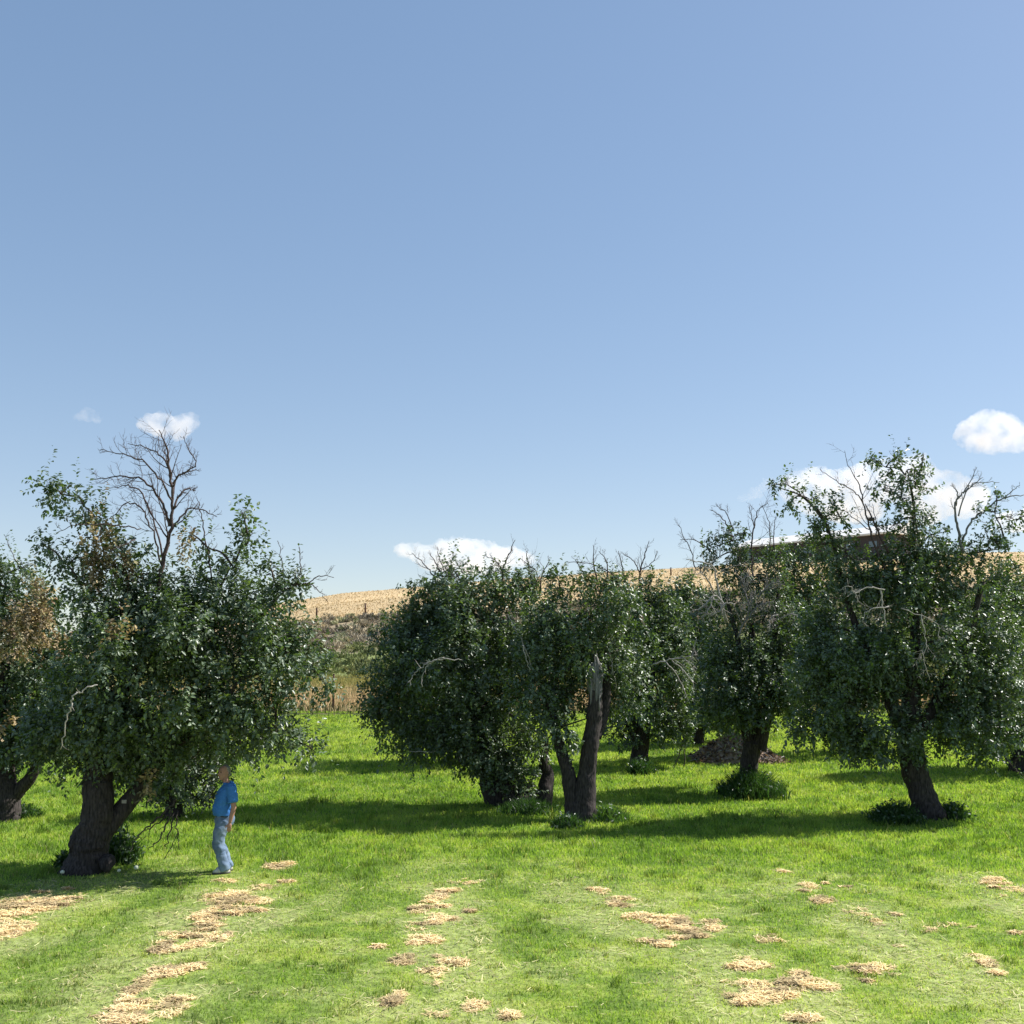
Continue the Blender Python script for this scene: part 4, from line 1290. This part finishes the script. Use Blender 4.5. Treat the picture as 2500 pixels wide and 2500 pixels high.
# ------------------------------------------------------------------ brush heap behind the twiggy tree
c = ground_at(1815, 1866)
M_HEAP = noisy('heap_soil', (.16, .12, .09), (.30, .23, .18), 14, .95, .8)
hp = thing('brush_heap', c, 'low brown heap of cut twigs and dead leaves behind the twiggy tree', 'brush heap')
mb = MB()
nx, ny = 30, 16
V = []
for j in range(ny):
    for i in range(nx):
        a, b = i / (nx - 1) * 2 - 1, j / (ny - 1) * 2 - 1
        hh = .72 * max(0, 1 - (a + .12) ** 2 * (1.0 if a < -.12 else .85)) ** 1.3 * max(0, 1 - b * b)
        X, Yy = c[0] + a * 1.42, c[1] + .7 + b * .8
        V.append((X, Yy, tz(X, Yy) - .03 + hh * (.75 + .5 * float(vnoise(np.array([[a * 5, b * 4, 3.3]]))[0]))))
mb.add(V, [(j * nx + i, j * nx + i + 1, (j + 1) * nx + i + 1, (j + 1) * nx + i) for j in range(ny - 1) for i in range(nx - 1)])
mb.build('mound', M_HEAP, hp)
V = np.array(V)
mb = MB()
for k in range(260):
    p = V[rng.integers(0, len(V))]
    if p[2] - tz(p[0], p[1]) < .05:
        continue
    d = norm(rdir(1)[0] * [1, .7, .45])
    L = .15 + .45 * rng.random()
    mb.tube([p - d * L / 2 + [0, 0, .03], p + [0, 0, .05], p + d * L / 2 + [0, 0, .03]], [.012, .011, .006], 4)
mb.build('twigs', M_PALE, hp)
n = 2600
p = V[rng.integers(0, len(V), n)] + rng.normal(size=(n, 3)) * .035 + [0, 0, .03]
p = p[p[:, 2] > terrain(p[:, 0], p[:, 1]) + .03]
n = len(p)
L = .07 + .07 * rng.random(n)
col = np.array([(.26, .18, .13), (.18, .12, .09), (.34, .26, .2), (.08, .06, .05)])[rng.integers(0, 4, n)] * (.7 + .6 * rng.random((n, 1)))
fast_mesh('dead_leaves', leaf_cards(p, rdir(n), rdir(n) + [0, 0, .6], L, L * .6), 4, M_DRYLEAF, col, hp, LEAF_F)

# dark bundle wedged between the thin branches
c = at(2126, 1268, 24.4)
db = thing('twig_bundle', c, 'small dark bundle caught between two thin bare branches above the pale roof', 'debris')
mb = MB()
mb.ball(c, (.085, .06, .04), 12, 8, .5)
mb.build('clump', M_BRANCH, db)
mb = MB()
for k in range(26):
    d = norm(rdir(1)[0] * [1.5, .7, .4])
    q = c + rng.normal(size=3) * [.04, .025, .02]
    mb.tube([q - d * .07, q, q + d * .07], [.004, .005, .003], 3)
mb.build('twigs', M_DEAD, db)

# ------------------------------------------------------------------ the man
HD = 18.62
pb = ground_at(548, 2130)
man = thing('person', pb, 'man in a blue T-shirt and faded jeans standing beside the large left tree', 'person')
man.rotation_euler = (0, 0, R(198))
man['_base'] = [0.0, 0.0, 0.0]
# figure is modelled at the origin: +x forward, +y his left, z up


def lofted(mb, rings, sides=20):
    """rings: (x, y, z, rx, ry, tilt about y)"""
    ang = np.linspace(0, 2 * math.pi, sides, endpoint=False)
    vs = []
    for (x, y, z, rx, ry, *tl) in rings:
        tl = tl[0] if tl else 0.0
        ca, sa = np.cos(ang), np.sin(ang)
        vs.append(np.stack([x + rx * ca * math.cos(tl), y + ry * sa, z + rx * ca * math.sin(tl)], 1))
    n = len(rings)
    vs = np.concatenate(vs + [np.array([rings[0][:3]]), np.array([rings[-1][:3]])])
    fs = []
    for i in range(n - 1):
        for k in range(sides):
            q = (k + 1) % sides
            fs.append((i * sides + k, i * sides + q, (i + 1) * sides + q, (i + 1) * sides + k))
    for k in range(sides):
        q = (k + 1) % sides
        fs.append((q, k, n * sides))
        fs.append(((n - 1) * sides + k, (n - 1) * sides + q, n * sides + 1))
    mb.add(vs, fs)


def fused(mb, name, m_, parent, voxel, it=6, fold=0.0, fscale=9.0):
    """union of the collected shapes as one continuous smooth surface"""
    me = bpy.data.meshes.new('tmp')
    me.from_pydata(np.concatenate(mb.v).tolist(), [], mb.f)
    o = bpy.data.objects.new('tmp', me)
    COL.objects.link(o)
    r_ = o.modifiers.new('r', 'REMESH')
    r_.mode = 'VOXEL'
    r_.voxel_size = voxel
    s_ = o.modifiers.new('s', 'SMOOTH')
    s_.iterations = it
    s_.factor = .5
    dg = bpy.context.evaluated_depsgraph_get()
    ne = bpy.data.meshes.new_from_object(o.evaluated_get(dg))
    bpy.data.objects.remove(o)
    ne.name = name
    if fold:
        nv = len(ne.vertices)
        co = np.empty(nv * 3, np.float32)
        no = np.empty(nv * 3, np.float32)
        ne.vertices.foreach_get('co', co)
        ne.vertices.foreach_get('normal', no)
        co, no = co.reshape(-1, 3), no.reshape(-1, 3)
        q = co * fscale
        q[:, 2] *= 1.8
        q = q + (fbm(co * 4 + 3, 2) * 3)[:, None]
        co = co + no * ((np.abs(fbm(q, 2) - .5) * 2) * fold)[:, None]
        ne.vertices.foreach_set('co', co.astype(np.float32).ravel())
    ne.polygons.foreach_set('use_smooth', np.ones(len(ne.polygons), bool))
    ne.materials.clear()
    ne.materials.append(m_)
    return link(name, ne, parent)


M_SKIN = plain('skin', (.36, .20, .15), .5)
M_SHIRT = plain('blue_cotton', (.055, .19, .50), .85, .1)
M_JEANS = noisy('faded_denim', (.075, .12, .20), (.21, .28, .38), 7, .9, .1)
M_BELT = plain('dark_leather', (.03, .025, .022), .5)
M_SHOE = noisy('pale_shoe', (.42, .40, .34), (.66, .64, .56), 16, .7, .1)
M_SOLE = plain('shoe_sole', (.10, .09, .08), .8)
M_HAIR = noisy('grey_hair', (.10, .095, .09), (.30, .29, .28), 60, .8, .3)
M_EYE = plain('dark_eye', (.03, .02, .02), .3)

mb = MB()
# neck, head (turned a little to his left)
lofted(mb, [(-.03, 0, 1.32, .075, .10), (.0, 0, 1.42, .065, .075), (.03, 0, 1.48, .058, .062), (.05, 0, 1.54, .056, .06)], 16)
HY = R(32)


def hp_(x, y, z):
    return (.055 + x * math.cos(HY) - y * math.sin(HY), x * math.sin(HY) + y * math.cos(HY), z)


def hlof(rings):
    m = MB()
    lofted(m, rings, 20)
    v = np.concatenate(m.v)
    v = np.array([hp_(*q) for q in v])
    mb.add(v, m.f)


hlof([(.035, 0, 1.485, .03, .025), (.03, 0, 1.50, .058, .045), (.012, 0, 1.535, .083, .062), (.004, 0, 1.575, .094, .07), (-.004, 0, 1.62, .099, .075), (-.008, 0, 1.66, .098, .076), (-.012, 0, 1.695, .085, .067), (-.014, 0, 1.718, .055, .045), (-.014, 0, 1.728, .02, .018)])
for (q, r_) in (((.106, 0, 1.582), (.020, .014, .018)), ((.098, 0, 1.605), (.014, .010, .02)), ((.090, .03, 1.632), (.012, .022, .010)), ((.090, -.03, 1.632), (.012, .022, .010)),
               ((.092, 0, 1.545), (.011, .024, .008)), ((.078, 0, 1.506), (.02, .022, .018)), ((-.01, .078, 1.605), (.018, .010, .032)), ((-.01, -.078, 1.605), (.018, .010, .032))):
    mb.ball(hp_(*q), r_, 10, 7)
# arms and hands
ARMS = {1: [(-.055, .20, 1.37, .062), (-.075, .235, 1.25, .052), (-.095, .25, 1.09, .044), (-.09, .25, 1.03, .044), (-.065, .25, .93, .038), (-.045, .245, .83, .028)],
        -1: [(-.045, -.20, 1.37, .062), (-.05, -.235, 1.25, .052), (-.06, -.25, 1.09, .044), (-.05, -.25, 1.03, .044), (-.01, -.245, .93, .038), (.025, -.24, .83, .028)]}
for s_, A_ in ARMS.items():
    D = curve_pts(np.array(A_), 26)
    mb.tube(D[:, :3], D[:, 3], 12)
    w_ = np.array(A_[-1][:3])
    palm = w_ + [.008, 0, -.055]
    mb.ball(palm, (.040, .018, .055), 12, 8)
    for k, (fo, L) in enumerate(((.030, .072), (.011, .082), (-.009, .076), (-.028, .060))):
        b0 = palm + [fo * .9, 0, -.03]
        b1 = b0 + [fo * .12 + .004, -s_ * .006, -L * .5]
        b2 = b1 + [-.012, -s_ * .020, -L * .38]
        mb.tube(curve_pts(np.array([b0, b1, b2]), 8), np.linspace(.0095, .0075, 8), 8)
    th0 = palm + [.03, -s_ * .004, .02]
    mb.tube(curve_pts(np.array([th0, th0 + [.025, -s_ * .012, -.03], th0 + [.026, -s_ * .02, -.062]]), 8), np.linspace(.0115, .008, 8), 8)
# hidden trunk and legs keep the body one figure
lofted(mb, [(.03, 0, .80, .10, .13), (.05, 0, .95, .12, .155), (.05, 0, 1.08, .125, .155), (.035, 0, 1.22, .115, .17), (.01, 0, 1.34, .09, .17), (-.02, 0, 1.405, .05, .12)], 20)
mb.tube([(-.05, .21, 1.375), (-.03, .1, 1.40), (-.02, 0, 1.40), (-.03, -.1, 1.40), (-.045, -.21, 1.375)], [.055, .055, .06, .055, .055], 10)
LEGS = {1: [(.03, .095, .84, .085), (.09, .10, .70, .078), (.125, .10, .46, .055), (.07, .10, .30, .05), (.005, .10, .10, .036)],
        -1: [(.03, -.095, .84, .085), (.07, -.10, .70, .078), (.10, -.10, .46, .055), (.02, -.10, .30, .05), (-.05, -.10, .10, .036)]}
for s_, A_ in LEGS.items():
    D = curve_pts(np.array(A_), 20)
    mb.tube(D[:, :3], D[:, 3], 12)
    e = np.array(A_[-1][:3])
    mb.tube(curve_pts(np.array([e + [-.04, 0, -.05], e + [.04, s_ * .01, -.06], e + [.13, s_ * .03, -.07]]), 8), np.linspace(.03, .026, 8), 10)
fused(mb, 'body', M_SKIN, man, .007, 4)

mb = MB()
lofted(mb, [(.035, 0, .915, .150, .182), (.058, 0, .97, .162, .190), (.062, 0, 1.05, .160, .190), (.048, 0, 1.15, .148, .192), (.032, 0, 1.25, .138, .198), (.010, 0, 1.33, .122, .200), (-.012, 0, 1.39, .098, .175), (-.015, 0, 1.425, .082, .115), (.0, 0, 1.447, .076, .086)], 28)
for s_ in (1, -1):
    bx = -.055 if s_ == 1 else -.045
    D = curve_pts(np.array([(bx + .02, s_ * .12, 1.385, .078), (bx, s_ * .195, 1.365, .084), (bx - .014, s_ * .235, 1.26, .078), (bx - .026, s_ * .25, 1.15, .076)]), 16)
    mb.tube(D[:, :3], D[:, 3], 14)
fused(mb, 'shirt', M_SHIRT, man, .011, 3, .024, 7)

mb = MB()
lofted(mb, [(.03, 0, .93, .140, .172), (.025, 0, .86, .152, .184), (.022, 0, .80, .150, .182), (.028, 0, .76, .135, .172)], 26)
for s_, A_ in LEGS.items():
    off = np.array(A_)[:, :3]
    rad = [.105, .103, .085, .080, .090]
    P = np.concatenate([off, np.array(rad)[:, None]], 1)
    P[-1, 2] = .055
    P[-1, 0] -= .004
    D = curve_pts(P, 26)
    mb.tube(D[:, :3], D[:, 3], 16)
fused(mb, 'jeans', M_JEANS, man, .011, 3, .030, 6)

mb = MB()
lofted(mb, [(.03, 0, .905, .151, .183), (.03, 0, .91, .155, .187), (.032, 0, .94, .155, .187), (.032, 0, .945, .15, .182)], 28)
mb.build('belt', M_BELT, man)
mb = MB()
mb.box((.172, .085, 1.275), (.012, .06, .014))
mb.build('pocket_clip', M_BELT, man, True)
for s_, A_ in LEGS.items():
    e = np.array(A_[-1][:3])
    mb = MB()
    lofted(mb, [(e[0] + .05, e[1] + s_ * .012, .022, .145, .050), (e[0] + .05, e[1] + s_ * .012, .05, .140, .050), (e[0] + .035, e[1] + s_ * .008, .075, .115, .046), (e[0] + .0, e[1], .11, .065, .044), (e[0] - .005, e[1], .13, .055, .042)], 20)
    sh = fused(mb, 'shoe', M_SHOE, man, .009, 3)
    mb = MB()
    lofted(mb, [(e[0] + .05, e[1] + s_ * .012, .0, .146, .052), (e[0] + .05, e[1] + s_ * .012, .024, .150, .054)], 20)
    mb.build('sole', M_SOLE, sh)
mb = MB()
m2 = MB()
lofted(m2, [(-.060, 0, 1.545, .030, .045), (-.048, 0, 1.585, .060, .076), (-.036, 0, 1.63, .072, .081), (-.028, 0, 1.67, .078, .080), (-.024, 0, 1.70, .072, .068), (-.022, 0, 1.722, .050, .045), (-.02, 0, 1.733, .02, .02)], 20)
v = np.array([hp_(*q) for q in np.concatenate(m2.v)])
mb.add(v, m2.f)
fused(mb, 'hair', M_HAIR, man, .008, 2, .006, 40)
for s_ in (1, -1):
    mb = MB()
    mb.ball(hp_(.086, s_ * .030, 1.617), (.010, .014, .008), 10, 6)
    mb.build('eye', M_EYE, man)

# ------------------------------------------------------------------ clouds
def cloud(label, puffs, Y, dens, seed):
    """puffs: (px, row, rx px, ry px, depth offset in rx)"""
    m, N, L, P = mat('cloud_vapour')
    N.remove(P)
    pv = N.new('ShaderNodeVolumePrincipled')
    pv.inputs['Color'].default_value = (.985, .985, .99, 1)
    pv.inputs['Anisotropy'].default_value = 0.0
    tc = N.new('ShaderNodeTexCoord')
    nz = N.new('ShaderNodeTexNoise')
    nz.inputs['Scale'].default_value = .022
    nz.inputs['Detail'].default_value = 4
    L.new(tc.outputs['Object'], nz.inputs['Vector'])
    mr = N.new('ShaderNodeMapRange')
    mr.inputs[1].default_value = .36
    mr.inputs[2].default_value = .58
    mr.inputs[3].default_value = 0.0
    mr.inputs[4].default_value = dens * .6
    L.new(nz.outputs['Fac'], mr.inputs[0])
    L.new(mr.outputs[0], pv.inputs['Density'])
    L.new(pv.outputs[0], N['Material Output'].inputs['Volume'])
    mb = MB()
    for (a, b, rx, ry, *o_) in puffs:
        k = Y / F
        mb.ball(at(a, b, Y + (o_[0] if o_ else 0) * rx * k), (rx * k, rx * k * .8, ry * k), 16, 10, .25)
    o = fused(mb, 'cloud', m, None, 9.0 if len(puffs) > 2 else 6.0, 3, 22.0, .016)
    tag(o, label, 'cloud', 'small white clouds')
    return o


CY = 3200.0
cloud('small round white cloud with a notched top directly above the dead tree top', [(365, 1035, 30, 20), (395, 1032, 34, 24), (425, 1048, 36, 30), (455, 1028, 30, 20), (400, 1052, 34, 18), (472, 1022, 16, 14)], CY, .020, 1)
cloud('tiny faint cloud, leftmost in the sky', [(200, 1018, 20, 9), (222, 1012, 22, 14), (236, 1020, 12, 10)], CY, .008, 2)
cloud('puffy white cloud cut by the right edge of the photo', [(2370, 1060, 40, 34), (2410, 1040, 44, 40), (2450, 1055, 50, 46), (2480, 1070, 44, 34), (2420, 1080, 60, 26)], CY, .022, 3)
cloud('long flat white cloud over the ridge above the wide central tree', [(1000, 1342, 40, 15), (1040, 1355, 44, 22), (1090, 1350, 48, 28), (1135, 1345, 50, 34), (1180, 1355, 50, 30), (1230, 1360, 46, 24), (1275, 1365, 36, 16), (1090, 1378, 70, 18), (1170, 1385, 80, 16)], CY, .020, 4)
cloud('largest white cloud behind the top of the tallest tree', [(1950, 1190, 44, 36), (2000, 1180, 50, 40), (2060, 1200, 60, 54), (2120, 1180, 60, 60), (2180, 1170, 56, 60), (2240, 1175, 60, 64), (2300, 1200, 66, 56), (2360, 1210, 56, 50), (2080, 1245, 80, 30), (2260, 1255, 60, 24), (1990, 1225, 50, 26), (2480, 1275, 50, 24), (2520, 1265, 40, 26)], CY, .020, 5)
cloud('thin wisp of cloud left of the largest cloud', [(1815, 1215, 20, 10), (1840, 1203, 22, 12), (1880, 1178, 20, 10), (1865, 1190, 14, 8)], CY, .006, 6)
for o in list(bpy.data.objects):
    if '_base' in o:
        del o['_base']
